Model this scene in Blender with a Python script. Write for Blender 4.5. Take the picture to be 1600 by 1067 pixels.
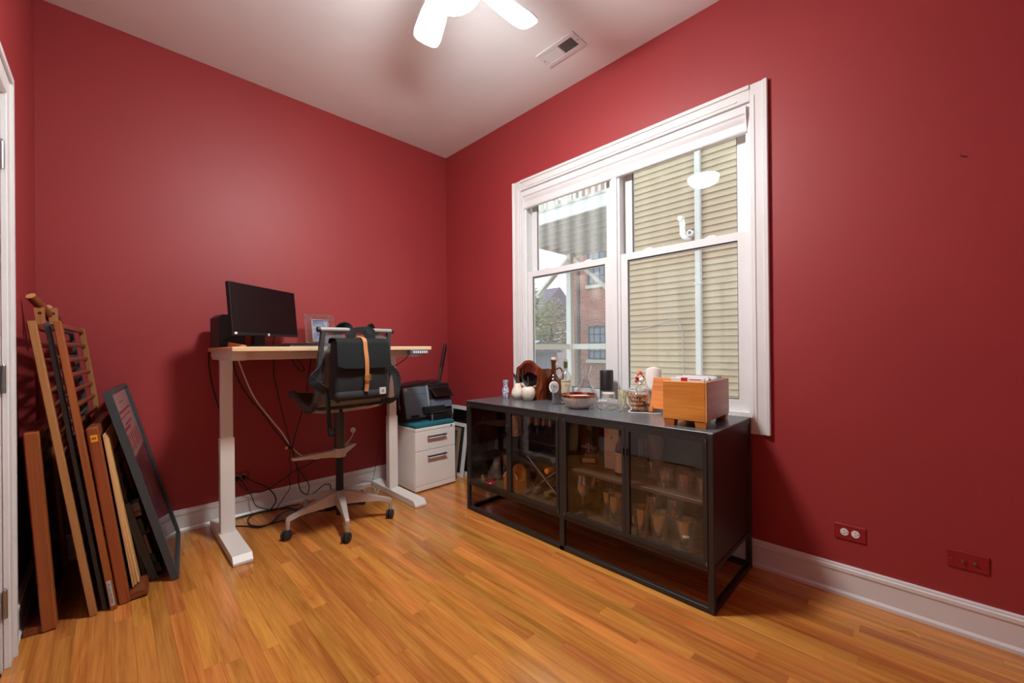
import bpy, bmesh, math, random
from mathutils import Vector, Matrix, Euler
random.seed(7)
PI = math.pi
SC = bpy.context.scene
COL = SC.collection
for o in list(bpy.data.objects): bpy.data.objects.remove(o, do_unlink=True)

# ------------------------------------------------------------------ camera
# world: X along the back wall (window wall is X=0, room is X<0), Y towards the back wall (Y=0), Z up, metres
cam_d = bpy.data.cameras.new('camera'); cam = bpy.data.objects.new('camera', cam_d); COL.objects.link(cam)
FW = Vector((0.70409556, 0.71010382, 0.00141721)); RT = Vector((0.71008437, -0.70405817, -0.00907133)); UP = Vector((0.00544379, -0.00739343, 0.99995785))
M = Matrix((( RT.x, UP.x, -FW.x, -2.3905), (RT.y, UP.y, -FW.y, -3.3248), (RT.z, UP.z, -FW.z, 1.1439), (0, 0, 0, 1)))
cam.matrix_world = M
cam_d.sensor_width = 36; cam_d.lens = 633.58 * 36 / 1600; cam_d.shift_y = 10.59 / 1600; cam_d.clip_start = 0.02; cam_d.clip_end = 300
SC.camera = cam
# ------------------------------------------------------------------ sky, sun, exposure
w = bpy.data.worlds.new('sky'); SC.world = w; w.use_nodes = True
bg = w.node_tree.nodes['Background']; bg.inputs[0].default_value = (0.80, 0.91, 1.0, 1); bg.inputs[1].default_value = 2.7
sun_d = bpy.data.lights.new('sun_offscreen', 'SUN'); sun = bpy.data.objects.new('sun_offscreen', sun_d); COL.objects.link(sun)
sun_d.energy = 10; sun_d.angle = math.radians(0.6); sun_d.color = (1.0, 0.95, 0.87)
SUN_TO = Vector((0.63, 0.63, 0.45)).normalized()          # towards the sun
sun.rotation_euler = SUN_TO.to_track_quat('Z', 'Y').to_euler(); sun.location = (5, 5, 9)
SC.view_settings.view_transform = 'Standard'; SC.view_settings.look = 'None'
SC.view_settings.exposure = 0.0; SC.view_settings.gamma = 1; SC.view_settings.use_curve_mapping = False
LAMP_EMIT = 330.0      # bowl of the ceiling fan light

# ------------------------------------------------------------------ materials
MATS = {}
def nt(name):
    m = bpy.data.materials.new(name); m.use_nodes = True; MATS[name] = m
    t = m.node_tree; return m, t, t.nodes['Principled BSDF']
def lin(c):
    return tuple(((v/12.92) if v <= 0.04045 else ((v+0.055)/1.055)**2.4) for v in c)
def S(r, g, b):                      # sRGB 0-255 to linear rgba
    return lin((r/255, g/255, b/255)) + (1,)
def setp(p, **k):
    for a, v in k.items(): p.inputs[a].default_value = v
def coords(t, kind='Object', rnd=False):
    n = t.nodes.new('ShaderNodeTexCoord'); out = n.outputs[kind]
    if kind == 'Pos':
        pass
    if rnd:
        oi = t.nodes.new('ShaderNodeObjectInfo'); mu = t.nodes.new('ShaderNodeMath'); mu.operation = 'MULTIPLY'; mu.inputs[1].default_value = 37.0
        t.links.new(oi.outputs['Random'], mu.inputs[0])
        ad = t.nodes.new('ShaderNodeVectorMath'); ad.operation = 'ADD'; t.links.new(out, ad.inputs[0]); t.links.new(mu.outputs[0], ad.inputs[1]); out = ad.outputs[0]
    return out
def ramp(t, fac, stops):
    r = t.nodes.new('ShaderNodeValToRGB'); e = r.color_ramp.elements
    while len(e) < len(stops): e.new(0.5)
    for i, (pos, c) in enumerate(stops): e[i].position = pos; e[i].color = c
    t.links.new(fac, r.inputs[0]); return r.outputs[0]
def noise(t, vec, scale, detail=3, dist=0.0, rough=0.5):
    n = t.nodes.new('ShaderNodeTexNoise'); n.inputs['Scale'].default_value = scale; n.inputs['Detail'].default_value = detail
    n.inputs['Distortion'].default_value = dist; n.inputs['Roughness'].default_value = rough
    t.links.new(vec, n.inputs['Vector']); return n.outputs['Fac']
def mapping(t, vec, scale=(1,1,1), rot=(0,0,0)):
    n = t.nodes.new('ShaderNodeMapping'); n.inputs['Scale'].default_value = scale; n.inputs['Rotation'].default_value = rot
    t.links.new(vec, n.inputs['Vector']); return n.outputs[0]
def bump(t, p, h, strength=0.1, dist=0.002):
    b = t.nodes.new('ShaderNodeBump'); b.inputs['Strength'].default_value = strength; b.inputs['Distance'].default_value = dist
    t.links.new(h, b.inputs['Height']); t.links.new(b.outputs[0], p.inputs['Normal'])
def pm(name, col, rough=0.5, metal=0.0, var=0.06, nscale=8, bmp=0.0, bscale=150, **k):
    """painted / plastic / metal: principled with faint procedural mottling"""
    m, t, p = nt(name); v = coords(t)
    f = noise(t, v, nscale, 3)
    c = Vector(col[:3]); a = tuple(max(0, x*(1-var)) for x in c)+(1,); b = tuple(min(1, x*(1+var)) for x in c)+(1,)
    t.links.new(ramp(t, f, [(0.3, a), (0.7, b)]), p.inputs['Base Color'])
    setp(p, Roughness=rough, Metallic=metal, **k)
    if bmp: bump(t, p, noise(t, v, bscale, 2), bmp, 0.001)
    return m
def wood(name, dark, light, axis='Z', scale=14, stretch=0.06, rough=0.4, coat=0.0, rnd=True, kind='Object', spread=0.25, contrast=1.0):
    m, t, p = nt(name)
    if kind == 'Pos':
        g = t.nodes.new('ShaderNodeNewGeometry'); v = g.outputs['Position']
        oi = t.nodes.new('ShaderNodeObjectInfo'); mu = t.nodes.new('ShaderNodeMath'); mu.operation = 'MULTIPLY'; mu.inputs[1].default_value = 53.0
        t.links.new(oi.outputs['Random'], mu.inputs[0]); ad = t.nodes.new('ShaderNodeVectorMath'); ad.operation = 'ADD'
        t.links.new(v, ad.inputs[0]); t.links.new(mu.outputs[0], ad.inputs[1]); v = ad.outputs[0]
    else: v = coords(t, kind, rnd)
    sc = [1, 1, 1]; sc['XYZ'.index(axis)] = stretch
    mv = mapping(t, v, tuple(sc))
    n1 = noise(t, mv, scale, 4, 1.1, 0.6)
    n2 = noise(t, mapping(t, v, tuple(x if x == 1 else stretch*0.35 for x in sc)), scale*9, 3, 0.3, 0.6)
    mx = t.nodes.new('ShaderNodeMath'); mx.operation = 'MULTIPLY_ADD'; mx.inputs[1].default_value = 0.38; t.links.new(n2, mx.inputs[0])
    sb = t.nodes.new('ShaderNodeMath'); sb.operation = 'MULTIPLY'; sb.inputs[1].default_value = 0.66; t.links.new(n1, sb.inputs[0]); t.links.new(sb.outputs[0], mx.inputs[2])
    col = ramp(t, mx.outputs[0], [(0.5-0.17*contrast, dark), (0.5+0.13*contrast, light)])
    if rnd:
        oi = t.nodes.new('ShaderNodeObjectInfo'); mr = t.nodes.new('ShaderNodeMapRange'); mr.inputs[3].default_value = 1-spread; mr.inputs[4].default_value = 1+spread
        t.links.new(oi.outputs['Random'], mr.inputs[0])
        hs = t.nodes.new('ShaderNodeHueSaturation'); t.links.new(mr.outputs[0], hs.inputs['Value']); t.links.new(col, hs.inputs['Color'])
        mr2 = t.nodes.new('ShaderNodeMapRange'); mr2.inputs[3].default_value = 0.49; mr2.inputs[4].default_value = 0.508
        ml = t.nodes.new('ShaderNodeMath'); ml.operation = 'FRACT'; m2 = t.nodes.new('ShaderNodeMath'); m2.operation = 'MULTIPLY'; m2.inputs[1].default_value = 7.3
        t.links.new(oi.outputs['Random'], m2.inputs[0]); t.links.new(m2.outputs[0], ml.inputs[0]); t.links.new(ml.outputs[0], mr2.inputs[0]); t.links.new(mr2.outputs[0], hs.inputs['Hue'])
        col = hs.outputs[0]
    t.links.new(col, p.inputs['Base Color']); setp(p, Roughness=rough)
    p.inputs['Coat Weight'].default_value = coat; p.inputs['Coat Roughness'].default_value = 0.12
    bump(t, p, mx.outputs[0], 0.06, 0.002)
    return m
def thin_glass(name, tint=(1,1,1), refl=1.0, rough=0.0, dirt_or_sheen=0.0, f0=0.04, boost=1.0, dscale=260):
    """thin clear sheet: straight-through transparency plus a Schlick mirror"""
    m = bpy.data.materials.new(name); m.use_nodes = True; MATS[name] = m; t = m.node_tree; t.nodes.clear()
    out = t.nodes.new('ShaderNodeOutputMaterial'); tr = t.nodes.new('ShaderNodeBsdfTransparent'); tr.inputs[0].default_value = tint + (1,)
    gl = t.nodes.new('ShaderNodeBsdfGlossy'); gl.inputs['Roughness'].default_value = rough; gl.inputs[0].default_value = (refl, refl, refl, 1)
    lw = t.nodes.new('ShaderNodeLayerWeight'); lw.inputs[0].default_value = 0.5
    pw = t.nodes.new('ShaderNodeMath'); pw.operation = 'POWER'; pw.inputs[1].default_value = 5.0 / boost; t.links.new(lw.outputs['Facing'], pw.inputs[0])
    ma = t.nodes.new('ShaderNodeMath'); ma.operation = 'MULTIPLY_ADD'; ma.inputs[1].default_value = 1-f0; ma.inputs[2].default_value = f0; ma.use_clamp = True
    t.links.new(pw.outputs[0], ma.inputs[0])
    mx = t.nodes.new('ShaderNodeMixShader'); t.links.new(ma.outputs[0], mx.inputs[0]); t.links.new(tr.outputs[0], mx.inputs[1]); t.links.new(gl.outputs[0], mx.inputs[2])
    res = mx.outputs[0]
    if dirt_or_sheen > 0:  # translucent white: dust on window panes, painted brightness on glassware
        v = coords(t); sp = noise(t, v, dscale, 2); cl = noise(t, v, 2.2, 3)
        a = t.nodes.new('ShaderNodeMapRange'); a.inputs[1].default_value = 0.56; a.inputs[2].default_value = 0.70; t.links.new(sp, a.inputs[0])
        b = t.nodes.new('ShaderNodeMapRange'); b.inputs[1].default_value = 0.35; b.inputs[2].default_value = 0.7; b.inputs[3].default_value = 0.15; t.links.new(cl, b.inputs[0])
        c = t.nodes.new('ShaderNodeMath'); c.operation = 'MULTIPLY'; t.links.new(a.outputs[0], c.inputs[0]); t.links.new(b.outputs[0], c.inputs[1])
        d = t.nodes.new('ShaderNodeMath'); d.operation = 'MULTIPLY_ADD'; d.inputs[1].default_value = dirt_or_sheen; d.inputs[2].default_value = dirt_or_sheen*0.16; t.links.new(c.outputs[0], d.inputs[0])
        tl = t.nodes.new('ShaderNodeBsdfTranslucent'); tl.inputs[0].default_value = (0.85, 0.87, 0.86, 1)
        m2 = t.nodes.new('ShaderNodeMixShader'); t.links.new(d.outputs[0], m2.inputs[0]); t.links.new(res, m2.inputs[1]); t.links.new(tl.outputs[0], m2.inputs[2]); res = m2.outputs[0]
    t.links.new(res, out.inputs[0]); return m

# ------------------------------------------------------------------ mesh helpers
def box(bm, x0, x1, y0, y1, z0, z1, bev=0.0, M=None, seg=1):
    vs = [bm.verts.new((x, y, z)) for x in (x0, x1) for y in (y0, y1) for z in (z0, z1)]
    f = [(0,1,3,2),(4,6,7,5),(0,4,5,1),(2,3,7,6),(0,2,6,4),(1,5,7,3)]
    fs = [bm.faces.new([vs[i] for i in q]) for q in f]
    if bev > 0:
        ed = list({e for q in fs for e in q.edges})
        r = bmesh.ops.bevel(bm, geom=ed, offset=bev, segments=seg, affect='EDGES', profile=0.5)
        vs = list({v for q in r['faces'] for v in q.verts} | {v for v in vs if v.is_valid})
    if M is not None: bmesh.ops.transform(bm, matrix=M, verts=[v for v in vs if v.is_valid])
    return vs
def BOX(*a, **k):
    bm = bmesh.new(); box(bm, *a, **k); return bm
def smooth_path(pts, n=6):
    pts = [Vector(p) for p in pts]; out = []
    for i in range(len(pts)-1):
        p0 = pts[max(i-1, 0)]; p1 = pts[i]; p2 = pts[i+1]; p3 = pts[min(i+2, len(pts)-1)]
        for k in range(n):
            s = k/n
            out.append(0.5*((2*p1)+(p2-p0)*s+(2*p0-5*p1+4*p2-p3)*s*s+(3*p1-p0-3*p2+p3)*s**3))
    out.append(pts[-1]); return out
def tube(bm, pts, r, n=8, cap=True, smooth=0, flat=None):
    """tube along a path; r number or list; flat=(w,h,upvec) gives a rectangular strap"""
    if smooth: pts = smooth_path(pts, smooth)
    pts = [Vector(p) for p in pts]; rings = []; up = None
    for i, p in enumerate(pts):
        d = (pts[min(i+1, len(pts)-1)] - pts[max(i-1, 0)])
        if d.length < 1e-9: d = Vector((0, 0, 1))
        d.normalize()
        if flat:
            u = Vector(flat[2]); a = d.cross(u).normalized(); b = a.cross(d).normalized()
            ring = [bm.verts.new(p + a*sx*flat[0]/2 + b*sy*flat[1]/2) for sx, sy in ((-1,-1),(1,-1),(1,1),(-1,1))]
        else:
            if up is None:
                up = Vector((0,0,1)) if abs(d.z) < 0.9 else Vector((1,0,0))
            a = d.cross(up)
            if a.length < 1e-6: a = d.orthogonal()
            a.normalize(); b = a.cross(d).normalized(); up = b
            rr = r[i] if isinstance(r, (list, tuple)) else r
            ring = [bm.verts.new(p + (a*math.cos(2*PI*k/n) + b*math.sin(2*PI*k/n))*rr) for k in range(n)]
        rings.append(ring)
    for i in range(len(rings)-1):
        A, B = rings[i], rings[i+1]; m = len(A)
        for k in range(m): bm.faces.new((A[k], A[(k+1)%m], B[(k+1)%m], B[k]))
    if cap:
        bm.faces.new(list(reversed(rings[0]))); bm.faces.new(rings[-1])
    return bm
def TUBE(*a, **k): return tube(bmesh.new(), *a, **k)
def lathe(bm, prof, n=28, c=(0,0,0), closed=False, M=None, cap=True):
    """revolve (r,z) profile about Z"""
    rings = []; new = []
    for r, z in prof:
        if r < 1e-6:
            v = bm.verts.new((c[0], c[1], c[2]+z)); rings.append([v]); new.append(v)
        else:
            ring = [bm.verts.new((c[0]+r*math.cos(2*PI*k/n), c[1]+r*math.sin(2*PI*k/n), c[2]+z)) for k in range(n)]; rings.append(ring); new += ring
    seq = list(range(len(rings))) + ([0] if closed else [])
    for i in range(len(seq)-1):
        A, B = rings[seq[i]], rings[seq[i+1]]
        if len(A) == 1 and len(B) == 1: continue
        for k in range(n):
            a0, a1 = A[k % len(A)], A[(k+1) % len(A)]; b0, b1 = B[k % len(B)], B[(k+1) % len(B)]
            if len(A) == 1: bm.faces.new((a0, b1, b0))
            elif len(B) == 1: bm.faces.new((a0, a1, b0))
            else: bm.faces.new((a0, a1, b1, b0))
    if cap and not closed:
        if len(rings[0]) > 1: bm.faces.new(list(reversed(rings[0])))
        if len(rings[-1]) > 1: bm.faces.new(rings[-1])
    if M is not None: bmesh.ops.transform(bm, matrix=M, verts=new)
    return bm
def LATHE(*a, **k): return lathe(bmesh.new(), *a, **k)
def prism(bm, outline, axis, a0, a1, M=None):
    """extrude a closed 2D outline along axis ('X': outline is (y,z); 'Y': (x,z); 'Z': (x,y))"""
    def P(q, a): return {'X': (a, q[0], q[1]), 'Y': (q[0], a, q[1]), 'Z': (q[0], q[1], a)}[axis]
    A = [bm.verts.new(P(q, a0)) for q in outline]; B = [bm.verts.new(P(q, a1)) for q in outline]; n = len(A)
    for k in range(n): bm.faces.new((A[k], A[(k+1)%n], B[(k+1)%n], B[k]))
    bm.faces.new(list(reversed(A))); bm.faces.new(B)
    if M is not None: bmesh.ops.transform(bm, matrix=M, verts=A+B)
    return bm
def PRISM(*a, **k): return prism(bmesh.new(), *a, **k)
def grid(bm, fn, nu, nv, thick=None):
    V = [[bm.verts.new(fn(i/nu, j/nv)) for j in range(nv+1)] for i in range(nu+1)]
    for i in range(nu):
        for j in range(nv): bm.faces.new((V[i][j], V[i+1][j], V[i+1][j+1], V[i][j+1]))
    if thick: bmesh.ops.solidify(bm, geom=bm.faces[:], thickness=thick)
    return bm
def ring_outline(out, inn): return out, inn
def frame_bm(bm, y0, y1, z0, z1, x0, x1, w, wb=None, wt=None):
    """rectangular frame in a YZ plane, thickness x0..x1, member width w: four members"""
    wb = w if wb is None else wb; wt = w if wt is None else wt
    box(bm, x0, x1, y0, y0+w, z0, z1); box(bm, x0, x1, y1-w, y1, z0, z1)
    box(bm, x0, x1, y0+w, y1-w, z0, z0+wb); box(bm, x0, x1, y0+w, y1-w, z1-wt, z1)
    return bm
def obj(name, bm, mat, parent=None, smooth=False, world=False, angle=40):
    if world and parent is not None: bmesh.ops.translate(bm, verts=bm.verts[:], vec=-Vector(PLOC[parent.name]))
    bmesh.ops.recalc_face_normals(bm, faces=bm.faces[:])
    me = bpy.data.meshes.new(name); bm.to_mesh(me); bm.free()
    if mat is not None: me.materials.append(MATS[mat] if isinstance(mat, str) else mat)
    if smooth:
        for p in me.polygons: p.use_smooth = True
        try: me.set_sharp_from_angle(angle=math.radians(angle))
        except Exception: pass
    o = bpy.data.objects.new(name, me); COL.objects.link(o)
    if parent is not None:
        o.parent = parent; PLOC[o.name] = PLOC.get(parent.name, (0, 0, 0))
    else: PLOC[o.name] = (0, 0, 0)
    return o
PLOC = {}
def tag(o, label, cat, group=None):
    o['label'] = label; o['category'] = cat
    if group: o['group'] = group
    return o
def thing(name, label, cat, loc=(0,0,0), rot=(0,0,0), group=None):
    o = bpy.data.objects.new(name, None); COL.objects.link(o); o.empty_display_size = 0.05
    o.location = loc; o.rotation_euler = rot; PLOC[o.name] = tuple(loc); tag(o, label, cat, group); return o
def struct(name, bm, mat, parent=None, smooth=False):
    o = obj(name, bm, mat, parent, smooth)
    if parent is None: o['kind'] = 'structure'
    return o
def sgroup(name, loc=(0,0,0)):
    o = bpy.data.objects.new(name, None); COL.objects.link(o); o['kind'] = 'structure'; o.location = loc; PLOC[o.name] = tuple(loc); return o
def dup(o, parent=None, loc=None, rot=None, label=None):
    kids = list(o.children)
    c = o.copy(); COL.objects.link(c); PLOC[c.name] = PLOC.get(o.name, (0,0,0))
    if parent is not None: c.parent = parent
    if loc is not None: c.location = loc; PLOC[c.name] = tuple(loc)
    if rot is not None: c.rotation_euler = rot
    if label: c['label'] = label
    for k in kids: dup(k, c)
    return c
def text(name, body, size, mat, parent, Mx, extrude=0.0006, bend=None, align='CENTER', sx=1.0):
    cu = bpy.data.curves.new(name, 'FONT'); cu.body = body; cu.size = size; cu.extrude = extrude; cu.align_x = align; cu.align_y = 'CENTER'
    t = bpy.data.objects.new(name, cu); COL.objects.link(t)
    dg = bpy.context.evaluated_depsgraph_get(); dg.update()
    me = bpy.data.meshes.new_from_object(t.evaluated_get(dg)); bpy.data.objects.remove(t, do_unlink=True)
    for v in me.vertices:
        p = Vector((v.co.x*sx, v.co.y, v.co.z))
        if bend:                                   # wrap around a cylinder of radius bend (axis local y)
            a = p.x/bend; p = Vector(((bend+p.z)*math.sin(a), p.y, (bend+p.z)*math.cos(a)-bend))
        v.co = Mx @ p
    me.materials.clear(); me.materials.append(MATS[mat])
    o = bpy.data.objects.new(name, me); COL.objects.link(o); o.parent = parent; return o
def basis(origin, xdir, ydir):
    x = Vector(xdir).normalized(); y = Vector(ydir).normalized(); z = x.cross(y).normalized(); y = z.cross(x)
    return Matrix(((x.x, y.x, z.x, origin[0]), (x.y, y.y, z.y, origin[1]), (x.z, y.z, z.z, origin[2]), (0,0,0,1)))
def T(x, y, z): return Matrix.Translation((x, y, z))
def R(a, ax): return Matrix.Rotation(a, 4, ax)

# ------------------------------------------------------------------ material library
def wallmat(name, col, rough=0.36):
    m, t, p = nt(name); g = t.nodes.new('ShaderNodeNewGeometry'); v = g.outputs['Position']
    f = noise(t, v, 1.3, 3); c = col
    t.links.new(ramp(t, f, [(0.3, tuple(x*0.94 for x in c[:3])+(1,)), (0.7, tuple(x*1.05 for x in c[:3])+(1,))]), p.inputs['Base Color'])
    setp(p, Roughness=rough); bump(t, p, noise(t, v, 170, 2), 0.12, 0.0012); return m
wallmat('red_wall', S(156, 50, 53), 0.52)
wallmat('ceiling_paint', S(236, 237, 238), 0.8)
wallmat('hall_paint', S(200, 196, 188), 0.8)
wallmat('white_paint', S(236, 238, 240), 0.8)
wallmat('pale_bounce_floor', S(232, 234, 236), 0.9)  # floor of the added room, kept pale to bounce light
wallmat('red_plate', S(146, 31, 39), 0.3)
pm('trim_white', S(224, 224, 224), 0.32, var=0.02)
pm('vinyl_white', S(226, 226, 227), 0.35, var=0.02)
pm('gasket', S(70, 72, 74), 0.6)
pm('dark_line', S(24, 22, 22), 0.7)
wood('oak_plank', S(150, 84, 30), S(206, 138, 66), 'Y', 17, 0.07, 0.24, 0.35, True, 'Pos', 0.19, 1.1)
pm('subfloor', S(60, 36, 18), 0.8)
pm('desk_white', S(228, 222, 216), 0.38, var=0.03)
wood('desk_wood', S(214, 178, 138), S(232, 202, 164), 'X', 10, 0.05, 0.4, 0, False)
pm('black_plastic', S(26, 26, 28), 0.4)
pm('dark_grey_plastic', S(56, 60, 64), 0.55, bmp=0.1)
pm('screen_black', S(14, 14, 15), 0.28, var=0.02)
pm('cable_black', S(18, 18, 19), 0.5)
pm('cable_white', S(222, 216, 208), 0.5)
pm('cable_grey', S(170, 170, 170), 0.5)
pm('silver_paint', S(190, 180, 172), 0.42, 0.35, var=0.03)
pm('steel', S(170, 172, 176), 0.28, 1.0)
pm('brushed', S(140, 142, 150), 0.35, 0.9)
pm('brass', S(196, 160, 84), 0.3, 1.0)
pm('bronze_brass', S(150, 110, 56), 0.35, 0.9)
pm('chair_column', S(52, 53, 55), 0.35)
pm('chair_rail', S(70, 71, 74), 0.45)
pm('chair_bar', S(150, 148, 144), 0.5)
pm('caster', S(38, 38, 40), 0.4)
pm('rubber', S(22, 22, 22), 0.7)
pm('canvas_black', S(30, 32, 34), 0.85, bmp=0.25, bscale=500)
pm('canvas_black2', S(40, 43, 46), 0.85, bmp=0.25, bscale=500)
pm('leather', S(188, 122, 72), 0.55, bmp=0.15, bscale=220)
pm('label_white', S(186, 184, 178), 0.7)
pm('cabinet_white', S(240, 236, 230), 0.45, var=0.02)
pm('teal_fabric', S(28, 104, 118), 0.9, bmp=0.4, bscale=420, var=0.15)
pm('printer_body', S(34, 36, 40), 0.35)
pm('printer_panel', S(92, 104, 118), 0.3, var=0.04)
pm('printer_silver', S(138, 144, 152), 0.3)
pm('logo_white', S(238, 238, 240), 0.4)
pm('metal_black', S(38, 36, 35), 0.42, var=0.08)
pm('metal_top_lit', S(84, 87, 92), 0.27, var=0.06)  # lighter, bluish tone than metal_black; sky reflection put into the colour
wood('cabinet_shelf', S(62, 46, 34), S(92, 70, 52), 'Y', 12, 0.06, 0.5, 0, False)
pm('ceramic_cream', S(226, 216, 198), 0.5, var=0.08, nscale=30, bmp=0.2, bscale=60)
pm('leaf_metal', S(104, 112, 116), 0.4, 0.5)
pm('copper', S(205, 130, 100), 0.22, 1.0)
pm('wax_black', S(32, 32, 33), 0.4, **{'Subsurface Weight': 0.0})
pm('wax_white', S(236, 230, 224), 0.5)
pm('paper_cream', S(222, 206, 172), 0.7)
pm('paper_white', S(236, 234, 236), 0.6)
pm('paper_red', S(200, 24, 48), 0.6)
pm('paper_grey', S(130, 128, 128), 0.6)
pm('ink', S(26, 24, 24), 0.6)
pm('cork', S(205, 160, 122), 0.85, var=0.2, nscale=120)
pm('wool_white', S(230, 226, 218), 0.9)
pm('rose_pink', S(236, 150, 120), 0.7)
pm('rose_red', S(176, 24, 60), 0.6)
pm('yellow', S(226, 190, 40), 0.5)
pm('orange', S(236, 138, 40), 0.45)
pm('red_foil', S(206, 58, 44), 0.35)
pm('gold_foil', S(226, 200, 130), 0.25, 0.8)
pm('red_plastic', S(214, 60, 58), 0.35)
pm('sticker_orange', S(240, 160, 30), 0.6)
pm('purple', S(96, 88, 150), 0.4)
pm('green_paint', S(48, 74, 62), 0.6)
pm('tan_block', S(150, 120, 96), 0.7)
pm('whisky', S(120, 52, 14), 0.1)
pm('blue_ink', S(40, 80, 150), 0.5)
wood('crib_wood', S(120, 62, 26), S(166, 96, 46), 'Z', 16, 0.05, 0.38, 0.15, True, 'Object', 0.1)
wood('crib_wood_light', S(142, 96, 52), S(176, 126, 74), 'Z', 16, 0.05, 0.42, 0.1, True, 'Object', 0.08)
wood('crib_rung', S(92, 42, 22), S(136, 70, 40), 'Y', 16, 0.05, 0.4, 0.15, True, 'Object', 0.1)
wood('crib_panel', S(40, 22, 12), S(62, 34, 18), 'Y', 16, 0.05, 0.4, 0.1, False)
pm('crib_grey', S(62, 68, 72), 0.55, var=0.08)
wood('pine_strip', S(190, 140, 86), S(224, 178, 122), 'Z', 12, 0.04, 0.6, 0, True, 'Object', 0.06)
wood('mahogany', S(86, 34, 14), S(134, 62, 28), 'Z', 14, 0.08, 0.35, 0.2, False)
wood('cedar', S(168, 92, 26), S(222, 142, 56), 'Y', 9, 0.08, 0.38, 0.2, True, 'Object', 0.04)
wood('cedar_side', S(150, 88, 44), S(206, 142, 90), 'X', 9, 0.08, 0.4, 0.15, False)
wood('cedar_end', S(190, 130, 76), S(226, 176, 118), 'Z', 20, 0.2, 0.5, 0, False)
wood('orange_wood', S(172, 92, 30), S(206, 124, 50), 'X', 10, 0.08, 0.5, 0, False)
wood('frame_brown', S(120, 96, 74), S(160, 134, 106), 'Z', 14, 0.06, 0.5, 0, False)
thin_glass('pane', (0.985, 0.99, 0.985), dirt_or_sheen=0.10)
thin_glass('pane_dusty', (0.985, 0.99, 0.985), dirt_or_sheen=0.5)
thin_glass('smoked_glass', (0.955, 0.95, 0.945), f0=0.04)
thin_glass('poster_glass', (0.97, 0.97, 0.97), refl=0.6, f0=0.03, boost=0.8)
thin_glass('thin_clear', (0.96, 0.97, 0.97), f0=0.07, boost=2.4)
thin_glass('cut_glass', (0.95, 0.96, 0.96), f0=0.10, boost=2.2, dirt_or_sheen=1.1, dscale=170)  # white specks mixed in, painted sparkle of bright crystal
thin_glass('ware_glass', (0.97, 0.97, 0.97), f0=0.12, boost=2.8, dirt_or_sheen=0.16, dscale=40)  # faint white mixed in so the glass bodies look lit
thin_glass('amber_glass', (0.55, 0.24, 0.07), f0=0.05, boost=1.4)
thin_glass('green_glass', (0.42, 0.46, 0.22), f0=0.05, boost=1.4)
def solid_glass(name, col=(1,1,1), ior=1.45, rough=0.0):
    m, t, p = nt(name); setp(p, Roughness=rough, IOR=ior); p.inputs['Base Color'].default_value = col+(1,); p.inputs['Transmission Weight'].default_value = 1.0
    v = coords(t); bump(t, p, noise(t, v, 14, 1), 0.02, 0.001); return m
solid_glass('crystal', (0.985, 0.99, 0.99))
thin_glass('chair_mesh_t', (0.5, 0.5, 0.5))
def mesh_fabric(name, col, open_=0.3, scale=900):
    m = bpy.data.materials.new(name); m.use_nodes = True; MATS[name] = m; t = m.node_tree; p = t.nodes['Principled BSDF']; out = t.nodes['Material Output']
    v = coords(t); f = noise(t, v, 60, 2)
    t.links.new(ramp(t, f, [(0.3, tuple(x*0.85 for x in col[:3])+(1,)), (0.7, tuple(x*1.15 for x in col[:3])+(1,))]), p.inputs['Base Color']); setp(p, Roughness=0.75)
    tr = t.nodes.new('ShaderNodeBsdfTransparent'); mx = t.nodes.new('ShaderNodeMixShader'); mx.inputs[0].default_value = 1-open_
    t.links.new(tr.outputs[0], mx.inputs[1]); t.links.new(p.outputs[0], mx.inputs[2]); t.links.new(mx.outputs[0], out.inputs[0]); return m
mesh_fabric('chair_mesh', S(150, 150, 148), 0.30)
mesh_fabric('seat_mesh', S(66, 64, 62), 0.05)
def emit(name, col, s):
    m = bpy.data.materials.new(name); m.use_nodes = True; MATS[name] = m; t = m.node_tree; t.nodes.clear()
    o = t.nodes.new('ShaderNodeOutputMaterial'); e = t.nodes.new('ShaderNodeEmission'); e.inputs[0].default_value = col; e.inputs[1].default_value = s; t.links.new(e.outputs[0], o.inputs[0]); return m
emit('lamp_glow', (0.96, 0.98, 0.96, 1), LAMP_EMIT)
# ================================================================== ROOM SHELL
W, D, H = 2.6707, 3.82, 3.05      # room: X -W..0, Y -D..0
# floor: dark underlay with every oak strip its own board
floor = struct('floor', BOX(-W-0.1, 0.02, -D-0.1, 0.05, -0.08, -0.0205), 'subfloor')
PW = 0.0572
pb = bmesh.new(); box(pb, -0.5, 0.5, -0.5, 0.5, -0.02, 0.0)
top = [e for e in pb.edges if all(v.co.z > -0.001 for v in e.verts)]
bmesh.ops.bevel(pb, geom=top, offset=0.004, segments=1, affect='EDGES')
for v in pb.verts:
    if -0.019 < v.co.z < -0.001: v.co.z = -0.0003
pm_ = bpy.data.meshes.new('plank'); bmesh.ops.recalc_face_normals(pb, faces=pb.faces[:]); pb.to_mesh(pm_); pb.free(); pm_.materials.append(MATS['oak_plank'])
x = -W; row = 0
rp = random.Random(11)
while x < -0.001:
    wd = min(PW, -x); y = -D - rp.random()*0.9; 
    while y < 0:
        L = rp.uniform(0.35, 1.45); y1 = y + L
        if y1 > -0.18: y1 = 0.0
        a = max(y, -D)
        if y1 > -D+0.05:
            o = bpy.data.objects.new('plank', pm_); COL.objects.link(o); o.parent = floor
            o.location = (x+wd/2, (a+y1)/2, 0); o.scale = (wd-0.00025, (y1-a)-0.0004, 1)
        y = y1
    x += PW; row += 1
struct('ceiling', BOX(-W-0.1, 0.15, -D-0.1, 0.1, H, H+0.1), 'ceiling_paint')
struct('wall_back', BOX(-W-0.1, 0.14, 0.0, 0.12, -0.06, H), 'red_wall')
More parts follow.
